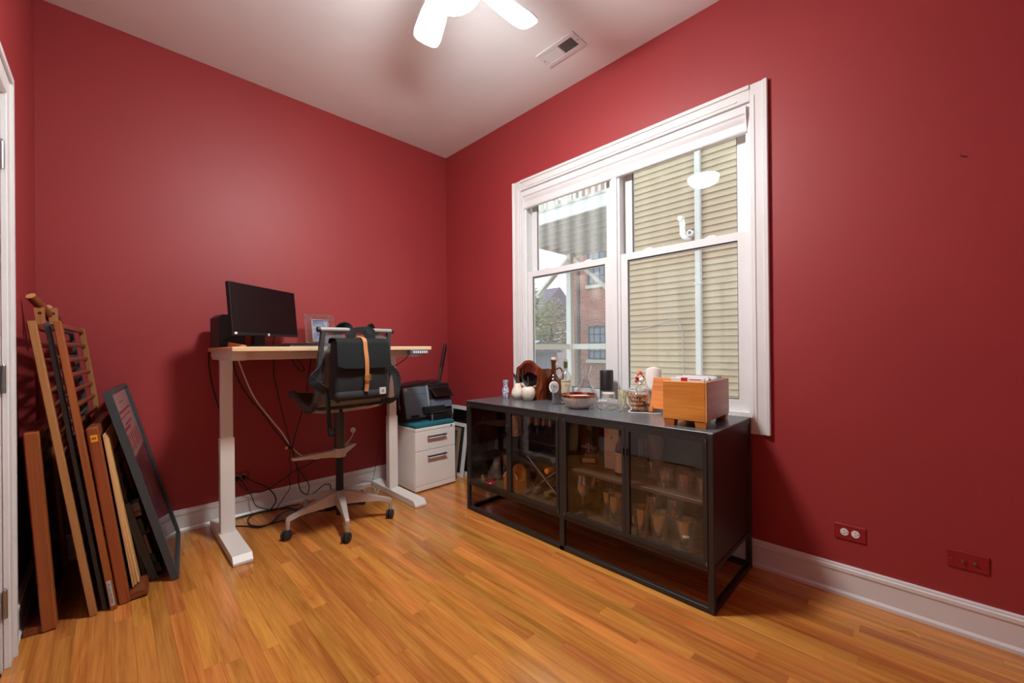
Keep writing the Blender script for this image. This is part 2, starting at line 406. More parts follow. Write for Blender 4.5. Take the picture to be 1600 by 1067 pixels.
# front wall; its opening and the pale room beyond are added for bounce light
bm = bmesh.new(); box(bm, -W-0.1, -2.05, -D-0.12, -D, -0.06, H); box(bm, -0.65, 0.14, -D-0.12, -D, -0.06, H); box(bm, -2.05, -0.65, -D-0.12, -D, 2.30, H)
struct('wall_front', bm, 'red_wall')
bm = bmesh.new(); box(bm, -W-1.0, -W-0.9, -D-3.6, -D-0.12, -0.06, H); box(bm, 0.9, 1.0, -D-3.6, -D-0.12, -0.06, H); box(bm, -W-1.0, 1.0, -D-3.7, -D-3.6, -0.06, H); box(bm, -W-1.0, -W-0.1, -D-0.2, -D-0.12, -0.06, H); box(bm, 0.14, 1.0, -D-0.2, -D-0.12, -0.06, H)
struct('wall_added_room', bm, 'white_paint')
struct('ceiling_added_room', BOX(-W-1.0, 1.0, -D-3.6, -D-0.1, H, H+0.1), 'ceiling_paint'); struct('floor_added_room', BOX(-W-1.0, 1.0, -D-3.6, -D-0.1, -0.08, 0.0), 'pale_bounce_floor')
# window wall with the opening
OY0, OY1, OZ0, OZ1 = -2.705, -1.040, 0.775, 2.425
bm = bmesh.new(); WT = 0.14
box(bm, 0, WT, -D, OY0, -0.06, H); box(bm, 0, WT, OY1, 0.0, -0.06, H); box(bm, 0, WT, OY0, OY1, -0.06, OZ0); box(bm, 0, WT, OY0, OY1, OZ1, H)
struct('wall_right', bm, 'red_wall')
# left wall with the door opening
DY0, DY1, DZ = -1.83, -0.985, 2.09
bm = bmesh.new()
box(bm, -W-0.12, -W, -D, DY0, -0.06, H); box(bm, -W-0.12, -W, DY1, 0.0, -0.06, H); box(bm, -W-0.12, -W, DY0, DY1, DZ, H)
struct('wall_left', bm, 'red_wall')
bm = bmesh.new()
box(bm, -W-1.5, -W-1.4, -D, 0.6, -0.06, H); box(bm, -W-1.4, -W-0.12, 0.5, 0.6, -0.06, H); box(bm, -W-1.4, -W-0.12, -D-0.1, -D, -0.06, H)
box(bm, -W-1.4, -W-0.12, -D, 0.5, H, H+0.1)
struct('wall_hall', bm, 'hall_paint')
struct('floor_hall', BOX(-W-1.4, -W-0.1, -D, 0.5, -0.08, 0.0), 'oak_plank')
# baseboards: profile extruded, 0.141 high with cap moulding and shoe
def base_profile():   # (depth from wall, z)
    return [(0, 0), (0.021, 0), (0.021, 0.014), (0.014, 0.024), (0.013, 0.104), (0.015, 0.107), (0.017, 0.112), (0.0165, 0.126), (0.011, 0.130), (0.011, 0.136), (0.008, 0.141), (0, 0.141)]
pr = base_profile()
struct('baseboard_back', PRISM([(-a, z) for a, z in pr], 'X', -W, 0.0), 'trim_white')
struct('baseboard_right', PRISM([(-a, z) for a, z in pr], 'Y', -D, -0.012), 'trim_white')
struct('baseboard_left', PRISM([(-W+a, z) for a, z in pr], 'Y', -0.90, -0.012), 'trim_white')
struct('baseboard_front', PRISM([(-D+a, z) for a, z in pr], 'X', -W, -2.06), 'trim_white')

# ------------------------------------------------------------------ left door (glazed)
dr = sgroup('door_1', (-W, (DY0+DY1)/2, 0))
bm = bmesh.new()
for y0, y1 in ((DY0-0.095, DY0), (DY1, DY1+0.095)):
    box(bm, -W, -W+0.018, y0, y1, 0, DZ+0.095, 0.003); 
box(bm, -W, -W+0.018, DY0, DY1, DZ, DZ+0.095, 0.003)
box(bm, -W+0.018, -W+0.026, DY0-0.095, DY0-0.072, 0, DZ+0.095); box(bm, -W+0.018, -W+0.026, DY1+0.072, DY1+0.095, 0, DZ+0.095); box(bm, -W+0.018, -W+0.026, DY0-0.072, DY1+0.072, DZ+0.072, DZ+0.095)
obj('casing', bm, 'trim_white', dr, world=True)
bm = bmesh.new(); box(bm, -W-0.12, -W, DY1-0.02, DY1, 0, DZ); box(bm, -W-0.12, -W, DY0, DY0+0.02, 0, DZ); box(bm, -W-0.12, -W, DY0+0.02, DY1-0.02, DZ-0.02, DZ)
obj('jamb', bm, 'trim_white', dr, world=True)
a, b = DY0+0.023, DY1-0.023
bm = bmesh.new(); frame_bm(bm, a, b, 0.01, DZ-0.023, -W-0.042, -W-0.004, 0.115, 0.24, 0.13)
leaf = obj('door_leaf', bm, 'trim_white', dr, world=True)
gy0, gy1, gz0, gz1 = a+0.115, b-0.115, 0.25, DZ-0.153
bm = bmesh.new()
box(bm, -W-0.038, -W-0.008, (gy0+gy1)/2-0.011, (gy0+gy1)/2+0.011, gz0, gz1)
for k in range(1, 5):
    z = gz0+(gz1-gz0)*k/5; box(bm, -W-0.038, -W-0.008, gy0, gy1, z-0.011, z+0.011)
obj('muntin', bm, 'trim_white', leaf, world=True)
for i in range(2):
    for k in range(5):
        y0 = gy0 + (gy1-gy0)*i/2 + 0.011*(i == 1); y1 = gy0+(gy1-gy0)*(i+1)/2 - 0.011*(i == 0)
        z0 = gz0+(gz1-gz0)*k/5 + 0.011*(k > 0); z1 = gz0+(gz1-gz0)*(k+1)/5 - 0.011*(k < 4)
        obj('pane', BOX(-W-0.025, -W-0.021, y0, y1, z0, z1), 'poster_glass', leaf, world=True)
for z in (0.24, 1.86, 1.05):
    bm = bmesh.new(); lathe(bm, [(0.007, z-0.05), (0.007, z+0.05), (0.003, z+0.058)], 10, (-W+0.006, DY1-0.012, 0)); box(bm, -W-0.003, -W+0.002, DY1-0.045, DY1+0.02, z-0.05, z+0.05)
    obj('hinge', bm, 'steel', leaf, world=True)
bm = bmesh.new(); lathe(bm, [(0.026, 0), (0.026, 0.006), (0.01, 0.01), (0.01, 0.03), (0.026, 0.04), (0.028, 0.055), (0.018, 0.066), (0, 0.068)], 20, M=T(-W-0.004, a+0.06, 0.95) @ R(PI/2, 'Y'))
obj('door_knob', bm, 'steel', leaf, True, world=True)

# ------------------------------------------------------------------ window
wn = sgroup('window_1', (0, (OY0+OY1)/2, OZ0))
CY0, CY1, CZ0, CZ1 = -2.786, -0.950, 0.690, 2.508
def casing_side(y0, y1, z0, z1, horiz, inner):
    """one board of the picture-frame casing; inner gives the side of the opening"""
    bm = bmesh.new(); box(bm, -0.016, 0.0, y0, y1, z0, z1, 0.002)
    if horiz:
        s = 1 if inner == 'up' else -1; e = z0 if inner == 'up' else z1
        box(bm, -0.024, -0.014, y0, y1, min(e, e+s*0.022), max(e, e+s*0.022), 0.003)
        box(bm, -0.020, -0.014, y0+0.06, y1-0.06, min(e+s*0.058, e+s*0.068), max(e+s*0.058, e+s*0.068), 0.002)
    else:
        s = 1 if inner == 'right' else -1; e = y0 if inner == 'right' else y1
        box(bm, -0.024, -0.014, min(e, e+s*0.022), max(e, e+s*0.022), z0, z1, 0.003)
        box(bm, -0.020, -0.014, min(e+s*0.058, e+s*0.068), max(e+s*0.058, e+s*0.068), z0+0.06, z1-0.06, 0.002)
    return bm
obj('casing', casing_side(CY0, OY0, CZ0, CZ1, False, 'right'), 'trim_white', wn, world=True)
obj('casing', casing_side(OY1, CY1, CZ0, CZ1, False, 'left'), 'trim_white', wn, world=True)
obj('casing', casing_side(OY0, OY1, OZ1, CZ1, True, 'down'), 'trim_white', wn, world=True)
obj('casing', casing_side(OY0, OY1, CZ0, OZ0, True, 'up'), 'trim_white', wn, world=True)
bm = bmesh.new(); X1 = 0.13
box(bm, 0.0, X1, OY0, OY0+0.016, OZ0, OZ1); box(bm, 0.0, X1, OY1-0.016, OY1, OZ0, OZ1); box(bm, 0.0, X1, OY0+0.016, OY1-0.016, OZ1-0.016, OZ1); box(bm, 0.0, X1+0.03, OY0+0.016, OY1-0.016, OZ0, OZ0+0.02)
for y0, y1 in ((OY0+0.016, OY0+0.03), (OY1-0.03, OY1-0.016)): box(bm, 0.02, 0.034, y0, y1, OZ0+0.02, OZ1-0.016)
obj('jamb', bm, 'vinyl_white', wn, world=True)
MY0, MY1 = -1.918, -1.843
bm = bmesh.new(); box(bm, 0.025, X1, MY0, MY1, OZ0+0.02, OZ1-0.016, 0.002); box(bm, 0.012, 0.026, MY0+0.016, MY1-0.016, OZ0+0.02, OZ1-0.016, 0.003)
obj('mullion', bm, 'vinyl_white', wn, world=True)
def sash(y0, y1, z0, z1, x0, x1, st, rb, rt, glass, locks):
    bm = bmesh.new(); frame_bm(bm, y0, y1, z0, z1, x0, x1, st, rb, rt)
    s = obj('sash', bm, 'vinyl_white', wn, world=True)
    bm = bmesh.new(); g = 0.006
    frame_bm(bm, y0+st-0.001, y1-st+0.001, z0+rb-0.001, z1-rt+0.001, x0+0.007, x0+0.012, g)
    obj('gasket', bm, 'gasket', s, world=True)
    obj('pane', BOX((x0+x1)/2-0.002, (x0+x1)/2+0.002, y0+st-0.004, y1-st+0.004, z0+rb-0.004, z1-rt+0.004), glass, s, world=True)
    if locks:
        for q in (0.25, 0.75):
            yc = y0+(y1-y0)*q; bm = bmesh.new(); box(bm, x0+0.003, x0+0.03, yc-0.03, yc+0.03, z1, z1+0.006, 0.002); box(bm, x0+0.008, x0+0.022, yc-0.022, yc+0.018, z1+0.005, z1+0.013, 0.003)
            obj('sash_lock', bm, 'vinyl_white', s, world=True)
ZM = 1.722
for y0, y1, gl in ((MY1, OY1-0.03, 'pane_dusty'), (OY0+0.03, MY0, 'pane')):
    sash(y0, y1, OZ0+0.02, ZM+0.045, 0.036, 0.066, 0.048, 0.062, 0.044, gl, True)
    sash(y0+0.012, y1-0.012, ZM, OZ1-0.016, 0.082, 0.112, 0.048, 0.042, 0.046, 'pane_dusty' if gl == 'pane_dusty' else 'pane', False)
# roller shade cassette under the head casing
rs = thing('roller_shade', 'white roller shade cassette pulled fully up under the window head', 'window shade', (0.01, (OY0+OY1)/2, 2.36))
prof = [(0.034, 2.409), (-0.012, 2.409), (-0.017, 2.400), (-0.017, 2.372), (-0.010, 2.366), (-0.006, 2.352), (0.004, 2.330), (0.006, 2.290), (0.010, 2.282), (0.034, 2.282)]
obj('cassette', PRISM(prof, 'Y', OY0+0.018, OY1-0.018), 'vinyl_white', rs, world=True)
for y in (OY0+0.017, OY1-0.021):
    bm = bmesh.new(); prism(bm, [(-0.020, 2.409), (-0.020, 2.360), (0.0, 2.282), (0.034, 2.278), (0.034, 2.409)], 'Y', y, y+0.004); obj('end_cap', bm, 'vinyl_white', rs, world=True)

# ------------------------------------------------------------------ ceiling vent, wall plates
v = thing('ceiling_vent', 'white stamped metal supply vent on the ceiling with dark open louvres', 'vent', (-0.338, -1.72, H))
bm = bmesh.new(); x0, x1, y0, y1 = -0.412, -0.264, -1.868, -1.572
for a in ((x0, x0+0.03, y0, y1), (x1-0.03, x1, y0, y1), (x0+0.03, x1-0.03, y0, y0+0.035), (x0+0.03, x1-0.03, y1-0.035, y1), (x0+0.03, x1-0.03, -1.727, -1.715)): box(bm, a[0], a[1], a[2], a[3], H-0.008, H-0.001, 0.002)
obj('frame', bm, 'vinyl_white', v, world=True)
obj('duct', BOX(x0+0.02, x1-0.02, y0+0.02, y1-0.02, H-0.0016, H-0.0006), 'dark_line', v, world=True)
n = 11
for k in range(n):
    for h0, h1, tilt in ((-1.833, -1.727, 0.95), (-1.715, -1.607, -0.5)):
        yy = h0+(h1-h0)*(k+0.5)/n; bm = bmesh.new(); box(bm, x0+0.03, x1-0.03, -0.0045, 0.0045, -0.0006, 0.0006, 0, T(0, yy, H-0.005) @ R(tilt, 'X'))
        obj('louvre', bm, 'vinyl_white', v, world=True)
for yy in (y0+0.016, y1-0.016): obj('screw', LATHE([(0.004, 0), (0.004, 0.002), (0, 0.003)], 8, (-0.338, yy, H-0.0105)), 'brushed', v, world=True)

def wall_plate(name, label, xc, kind, wall):
    """plate 0.114 x 0.07; local u along wall, v up, n out"""
    if wall == 'right': t = thing(name, label, 'wall plate', (0, xc[0], xc[1])); B = basis((0,0,0), (0,-1,0), (0,0,1))
    else: t = thing(name, label, 'wall plate', (xc[0], 0, xc[1])); B = basis((0,0,0), (1,0,0), (0,0,1))
    bm = bmesh.new(); box(bm, -0.0565, 0.0565, -0.035, 0.035, 0.0, 0.006, 0.003, B); obj('plate', bm, 'red_plate', t)
    if kind == 'outlet':
        for s in (-1, 1):
            bm = bmesh.new(); lathe(bm, [(0.0165, 0.004), (0.0165, 0.0075), (0.0155, 0.008)], 20, M=B @ T(s*0.0195, 0, 0) @ Matrix.Diagonal((0.9, 1, 1, 1))); r = obj('receptacle', bm, 'logo_white', t)
            bm = bmesh.new(); box(bm, s*0.0195-0.003, s*0.0195+0.004, 0.005, 0.0075, 0.0078, 0.0084, 0, B); box(bm, s*0.0195-0.003, s*0.0195+0.004, -0.0075, -0.005, 0.0078, 0.0084, 0, B)
            lathe(bm, [(0.0026, 0.0078), (0.0026, 0.0084)], 10, M=B @ T(s*0.0195+0.009, 0, 0)); obj('slot', bm, 'dark_line', r)
        obj('screw', LATHE([(0.003, 0.005), (0.003, 0.007)], 8, M=B), 'red_plate', t)
    else:
        for u, c in ((-0.016, 'brushed'), (0.016, 'brushed')):
            bm = bmesh.new(); lathe(bm, [(0.012, 0.005), (0.012, 0.0072)], 20, M=B @ T(u, 0, 0)); obj('grommet', bm, 'red_plate', t)
            bm = bmesh.new(); lathe(bm, [(0.0048, 0.006), (0.0048, 0.014), (0.003, 0.015)], 10, M=B @ T(u+0.002, 0, 0)); obj('coax_jack', bm, c, t, True)
        for u in (-0.046, 0.046): obj('screw', LATHE([(0.0026, 0.005), (0.0026, 0.0075)], 8, M=B @ T(u, 0, 0)), 'brushed' if u < 0 else 'red_plate', t)
    return t
wall_plate('outlet', 'red painted plate with white double outlet below the window wall', (-3.091, 0.292), 'outlet', 'right')
wall_plate('cable_plate', 'red painted plate with two small coaxial jacks on window wall', (-3.449, 0.293), 'coax', 'right')
wall_plate('outlet', 'red painted outlet with black plugs in it behind the desk', (-1.757, 0.275), 'outlet', 'back')
for y, z, l in ((-0.466, 1.944, 'tiny bare nail in red wall between corner and window'), (-3.441, 1.889, 'tiny bare nail high in red wall above the coaxial plate')):
    o = obj('nail', LATHE([(0.002, 0), (0.002, 0.012), (0.004, 0.012), (0.004, 0.014)], 8, M=T(0.001, y, z) @ R(-PI/2, 'Y')), 'steel'); tag(o, l, 'nail')

# ------------------------------------------------------------------ ceiling fan with lamp
FX, FY = -1.341, -1.912
fan = thing('ceiling_fan', 'white five blade ceiling fan with glowing frosted bowl light', 'ceiling fan', (FX, FY, H))
bm = bmesh.new(); lathe(bm, [(0.07, -0.001), (0.07, -0.02), (0.045, -0.06), (0.02, -0.07), (0.014, -0.07), (0.014, -0.12), (0.05, -0.13), (0.10, -0.15), (0.115, -0.19), (0.115, -0.235), (0.09, -0.27), (0.06, -0.28)], 36); obj('motor_housing', bm, 'trim_white', fan, True)
for k in range(5):
    a = math.radians(-2 + 72*k); Mk = R(a, 'Z')
    bm = bmesh.new(); out = [(0.20, -0.048), (0.28, -0.062), (0.43, -0.072), (0.475, -0.066), (0.495, -0.045), (0.50, 0.0), (0.495, 0.045), (0.475, 0.066), (0.43, 0.072), (0.28, 0.062), (0.20, 0.048)]
    prism(bm, out, 'Z', -0.003, 0.003, Mk @ T(0, 0, -0.250) @ R(math.radians(11), 'X')); b = obj('blade', bm, 'trim_white', fan)
    bm = bmesh.new(); box(bm, 0.09, 0.24, -0.016, 0.016, -0.004, 0.002, 0.001, Mk @ T(0, 0, -0.255) @ R(math.radians(11), 'X')); obj('blade_arm', bm, 'trim_white', b)
bm = bmesh.new(); lathe(bm, [(0.05, -0.28), (0.05, -0.306), (0.134, -0.314), (0.137, -0.324), (0.137, -0.332), (0.12, -0.332)], 36, cap=False); obj('light_ring', bm, 'trim_white', fan, True)
bm = bmesh.new(); lathe(bm, [(0.130, -0.330), (0.135, -0.340), (0.126, -0.365), (0.104, -0.388), (0.070, -0.405), (0.034, -0.413), (0, -0.415)], 36); obj('light_bowl', bm, 'lamp_glow', fan, True)
# ================================================================== OUTSIDE THE WINDOW
pm('siding', S(176, 160, 132), 0.7, var=0.05)
pm('ext_white', S(196, 197, 190), 0.6, var=0.05)
pm('ext_grey', S(170, 170, 162), 0.8, var=0.08)
pm('pvc', S(240, 240, 236), 0.35)
pm('asphalt', S(128, 126, 122), 0.9, var=0.15)
pm('roof_far', S(104, 96, 110), 0.9)
pm('garage_grey', S(120, 128, 142), 0.8)
pm('far_stucco', S(158, 140, 140), 0.9)
pm('bark', S(76, 60, 48), 0.9)
pm('leaf_green', S(110, 132, 84), 0.8, var=0.3, nscale=3)
pm('leaf_dull', S(126, 128, 96), 0.8, var=0.3, nscale=3)
def brick_mat(name):
    m, t, p = nt(name); v = coords(t)
    mp = mapping(t, v, (1, 1, 1), (0, PI/2, PI/2)); b = t.nodes.new('ShaderNodeTexBrick'); b.inputs['Scale'].default_value = 1.0
    b.inputs['Brick Width'].default_value = 0.21; b.inputs['Row Height'].default_value = 0.072; b.inputs['Mortar Size'].default_value = 0.008
    b.inputs['Color1'].default_value = S(150, 84, 70); b.inputs['Color2'].default_value = S(122, 64, 54); b.inputs['Mortar'].default_value = S(170, 158, 148)
    sx = t.nodes.new('ShaderNodeSeparateXYZ'); cx = t.nodes.new('ShaderNodeCombineXYZ'); t.links.new(v, sx.inputs[0]); t.links.new(sx.outputs[1], cx.inputs[0]); t.links.new(sx.outputs[2], cx.inputs[1])
    t.links.new(cx.outputs[0], b.inputs['Vector']); t.links.new(b.outputs[0], p.inputs['Base Color']); setp(p, Roughness=0.9); return m
brick_mat('brick')
GZ = -1.0
g = obj('ground', BOX(0.2, 60, -30, 60, GZ-0.1, GZ), 'asphalt'); g['kind'] = 'structure'
# neighbouring house with lap siding: each board is its own piece
SX, SY1 = 3.38, 0.16
nb = thing('neighbor_house', 'beige lap sided neighboring house wall close outside the window', 'house', (SX+2, -3.5, GZ))
obj('wall', BOX(SX+0.03, SX+4.2, -8.0, SY1-0.02, GZ, 7.2), 'siding', nb, world=True)
EX = 0.088; bmx = bmesh.new()
prism(bmx, [(0.030, 0), (-0.004, 0), (0.000, 0.004), (0.022, EX+0.006), (0.030, EX+0.006)], 'Y', -7.0, SY1-0.02)
bmesh.ops.recalc_face_normals(bmx, faces=bmx.faces[:]); sm = bpy.data.meshes.new('siding_board'); bmx.to_mesh(sm); bmx.free(); sm.materials.append(MATS['siding'])
for k in range(60):
    o = bpy.data.objects.new('siding_board', sm); COL.objects.link(o); o.parent = nb
    o.location = (SX - nb.location.x, -nb.location.y, -0.2 + k*EX - nb.location.z)
obj('corner_board', BOX(SX-0.012, SX+0.05, SY1-0.06, SY1+0.012, GZ, 7.2, 0.003), 'ext_white', nb, world=True)
obj('downspout', BOX(SX-0.075, SX-0.008, -1.225, -1.15, GZ, 7.0, 0.008), 'ext_white', nb, world=True)
bm = bmesh.new()
for z in (2.0, 5.0): box(bm, SX-0.08, SX, -1.235, -1.14, z, z+0.03)
obj('strap', bm, 'ext_white', nb, world=True)
# vent pipes
pv = thing('pvc_vent_pipe', 'white plastic vent pipe with elbows on the beige siding', 'pipe', (SX, -1.02, 2.6))
obj('pipe', TUBE([(SX-0.16, -0.985, 2.93), (SX-0.10, -0.985, 2.94), (SX-0.085, -0.99, 2.90), (SX-0.085, -0.995, 2.74), (SX-0.08, -1.01, 2.685), (SX-0.06, -1.045, 2.665), (SX-0.0, -1.06, 2.665)], 0.034, 12, smooth=4), 'pvc', pv, True, world=True)
for c in ((SX-0.085, -0.993, 2.85), (SX-0.085, -0.994, 2.74)): obj('coupling', LATHE([(0.040, -0.03), (0.040, 0.03)], 14, c), 'pvc', pv, True, world=True)
ps = thing('pvc_stub', 'short white plastic pipe stub beside the downspout', 'pipe', (SX, -1.10, 2.7))
obj('pipe', LATHE([(0.040, -0.02), (0.040, 0.13), (0.028, 0.13), (0.028, 0.02)], 16, M=T(SX+0.01, -1.10, 2.715) @ R(-PI/2, 'Y')), 'pvc', ps, True, world=True)
wv = obj('siding_cable', TUBE([(SX-0.012, 0.10, 1.36), (SX-0.012, -0.5, 1.47), (SX-0.02, -0.83, 1.55), (SX-0.02, -0.93, 1.42), (SX-0.02, -0.955, 1.1), (SX-0.02, -0.955, GZ)], 0.006, 6, smooth=4), 'cable_grey'); tag(wv, 'thin grey cable stapled along the beige siding', 'cable')
# raised porch deck of the next building
DX0, DX1, DE0, DE1, DZ0 = 3.42, 6.3, 0.25, 2.98, 3.49
dk = thing('porch_deck', 'grey white raised wooden porch deck with balusters and posts', 'deck', (4.8, 1.6, GZ))
obj('rim_board', BOX(DX0, DX0+0.05, DE0, DE1, DZ0, DZ0+0.26), 'ext_white', dk, world=True)
obj('rim_board', BOX(DX0+0.05, DX1, DE1-0.05, DE1, DZ0, DZ0+0.26), 'ext_grey', dk, world=True)
nj = 8
for k in range(nj):
    xx = DX0+0.05+(DX1-DX0-0.1)*(k+0.6)/nj; obj('joist', BOX(xx, xx+0.05, DE0, DE1-0.05, DZ0+0.02, DZ0+0.22), 'ext_grey', dk, world=True)
npl = 20
for k in range(npl):
    yy = DE0+(DE1-DE0)*k/npl; obj('deck_board', BOX(DX0-0.02, DX1, yy+0.003, yy+(DE1-DE0)/npl-0.003, DZ0+0.22, DZ0+0.265), 'ext_grey', dk, world=True)
zr = DZ0+0.265
for k in range(21):
    yy = DE0+0.06+(DE1-DE0-0.12)*k/20; obj('baluster', BOX(DX0, DX0+0.04, yy-0.02, yy+0.02, zr+0.0, zr+1.0), 'ext_white', dk, world=True)
for k in range(19):
    xx = DX0+0.15+(DX1-DX0-0.2)*k/18; obj('baluster', BOX(xx-0.02, xx+0.02, DE1-0.045, DE1-0.005, zr+0.0, zr+1.0), 'ext_white', dk, world=True)
obj('handrail', BOX(DX0-0.02, DX0+0.07, DE0, DE1, zr+1.0, zr+1.05), 'ext_white', dk, world=True)
obj('handrail', BOX(DX0, DX1, DE1-0.07, DE1+0.02, zr+1.0, zr+1.05), 'ext_white', dk, world=True)
PX, PY = 5.86, 2.90
for (xx, yy) in ((PX, PY), (DX0+0.10, PY), (PX, DE0+0.6)): obj('post', BOX(xx-0.07, xx+0.07, yy-0.07, yy+0.07, GZ, DZ0+0.02), 'ext_white', dk, world=True)
def bar(name, p0, p1, w_, mat, par): return obj(name, TUBE([p0, p1], 0, flat=(w_, w_, (0.01, 0.02, 1))), mat, par, world=True)
bar('brace', (PX, PY-0.15, 3.35), (PX, DE0+0.65, 1.75), 0.09, 'ext_white', dk)
bar('brace', (PX-0.1, PY, 3.35), (DX0+1.2, PY, 2.35), 0.09, 'ext_white', dk)
obj('rail', BOX(DX0+0.1, PX, PY-0.025, PY+0.025, 1.12, 1.25), 'ext_white', dk, world=True)
obj('rail', BOX(PX-0.025, PX+0.025, DE0+0.6, PY, 1.12, 1.25), 'ext_white', dk, world=True)
# brick building behind
bk = thing('brick_building', 'red brick building with gridded window behind the porch', 'building', (18, 3, GZ))
obj('wall', BOX(14.0, 22, -10, 8.9, GZ, 12.0), 'brick', bk, world=True)
for (y0, y1, z0, z1) in ((6.95, 7.95, 4.15, 5.75), (6.95, 7.95, 0.6, 2.2)):
    wd = obj('window', (lambda b: frame_bm(b, y0, y1, z0, z1, 13.93, 14.02, 0.08))(bmesh.new()), 'gasket', bk, world=True)
    obj('pane', BOX(13.975, 13.985, y0+0.07, y1-0.07, z0+0.07, z1-0.07), 'garage_grey', wd, world=True)
    bm = bmesh.new()
    for q in (1, 2): box(bm, 13.95, 13.99, y0+(y1-y0)*q/3-0.02, y0+(y1-y0)*q/3+0.02, z0+0.07, z1-0.07)
    for q in (1, 2, 3): box(bm, 13.95, 13.99, y0+0.07, y1-0.07, z0+(z1-z0)*q/4-0.02, z0+(z1-z0)*q/4+0.02)
    obj('muntin', bm, 'gasket', wd, world=True); obj('sill', BOX(13.88, 14.02, y0-0.08, y1+0.08, z0-0.16, z0), 'ext_grey', bk, world=True)
obj('downspout', BOX(13.9, 14.0, 8.45, 8.57, GZ, 12.0), 'gasket', bk, world=True)
# garage, far house, wires, trees
ga = thing('garage', 'low blue grey garage behind the porch', 'garage', (9.2, 8.2, GZ))
obj('wall', BOX(8.0, 10.4, 7.0, 9.4, GZ, 1.0), 'garage_grey', ga, world=True)
bm = bmesh.new(); prism(bm, [(7.8, 0.98), (10.6, 0.98), (9.2, 1.45)], 'Y', 6.8, 9.6); obj('roof', bm, 'roof_far', ga, world=True)
fh = thing('far_house', 'distant mauve gabled house beyond the trees', 'house', (24, 21, GZ))
obj('wall', BOX(21.0, 27, 18, 24, GZ, 3.6), 'far_stucco', fh, world=True)
obj('roof', PRISM([(20.6, 3.5), (27.4, 3.5), (24.0, 6.2)], 'Y', 17.6, 24.4), 'roof_far', fh, world=True)
for k, (xx, z0) in enumerate(((21.6, 1.4), (23.0, 1.4), (24.8, 1.4), (23.6, 3.7))): obj('window', BOX(xx, xx+0.8, 17.93 if z0 < 3 else 17.53, 18.02, z0, z0+1.1), 'gasket', fh, world=True)
for k, (z0, z1) in enumerate(((1.95, 2.05), (2.3, 2.6), (1.7, 1.75), (2.8, 2.9))):
    p0, p1 = Vector((3.0, 11.0, z0)), Vector((14.0, 8.82, z1)); pts = [p0.lerp(p1, i/8) - Vector((0, 0, 0.5*(1-(i/4-1)**2))) for i in range(9)]
    o = obj('utility_wire', TUBE(pts, 0.018, 6), 'cable_black'); tag(o, ['lowest but one', 'second highest', 'lowest', 'highest'][k] + ' sagging utility wire behind the porch', 'wire')
def tree(name, label, x, y, h, cr, mat, seed):
    r = random.Random(seed); t = thing(name, label, 'tree', (x, y, GZ))
    bm = bmesh.new(); tube(bm, [(0, 0, 0), (0.1, 0, h*0.35), (0.0, 0.1, h*0.7), (0.1, 0, h*0.92)], [0.16, 0.12, 0.07, 0.02], 8, smooth=3) if False else tube(bm, [(0, 0, 0), (0.1, 0, h*0.35), (0.0, 0.1, h*0.7), (0.1, 0, h*0.92)], [0.16, 0.12, 0.07, 0.02], 8)
    for k in range(7):
        a = r.random()*6.28; z = h*r.uniform(0.35, 0.75); tube(bm, [(0, 0, z), (cr*0.5*math.cos(a), cr*0.5*math.sin(a), z+h*0.12), (cr*0.8*math.cos(a), cr*0.8*math.sin(a), z+h*0.2)], [0.06, 0.035, 0.01], 6)
    obj('trunk', bm, 'bark', t, True)
    bm = bmesh.new()
    for k in range(1500):
        u = Vector((r.gauss(0, 1), r.gauss(0, 1), r.gauss(0, 1))).normalized()*(r.random()**0.4)
        c = Vector((u.x*cr, u.y*cr, h*0.66+u.z*h*0.34)); s = r.uniform(0.07, 0.15)
        A = Vector((r.gauss(0, 1), r.gauss(0, 1), r.gauss(0, 1))).normalized(); B = A.orthogonal().normalized()
        bm.faces.new([bm.verts.new(c+A*s), bm.verts.new(c+B*s*0.5), bm.verts.new(c-A*s), bm.verts.new(c-B*s*0.5)])
    lf = obj('foliage', bm, mat, t); lf['kind'] = 'stuff'
tree('tree', 'tall pale green tree standing behind the wires', 14.2, 11.9, 5.9, 1.2, 'leaf_green', 3)
tree('tree', 'bushy dull olive tree beside the brick building', 17.6, 13.2, 5.4, 1.3, 'leaf_dull', 4)
tree('tree', 'small round green tree nearest the grey garage', 11.9, 11.2, 4.2, 1.0, 'leaf_green', 5)
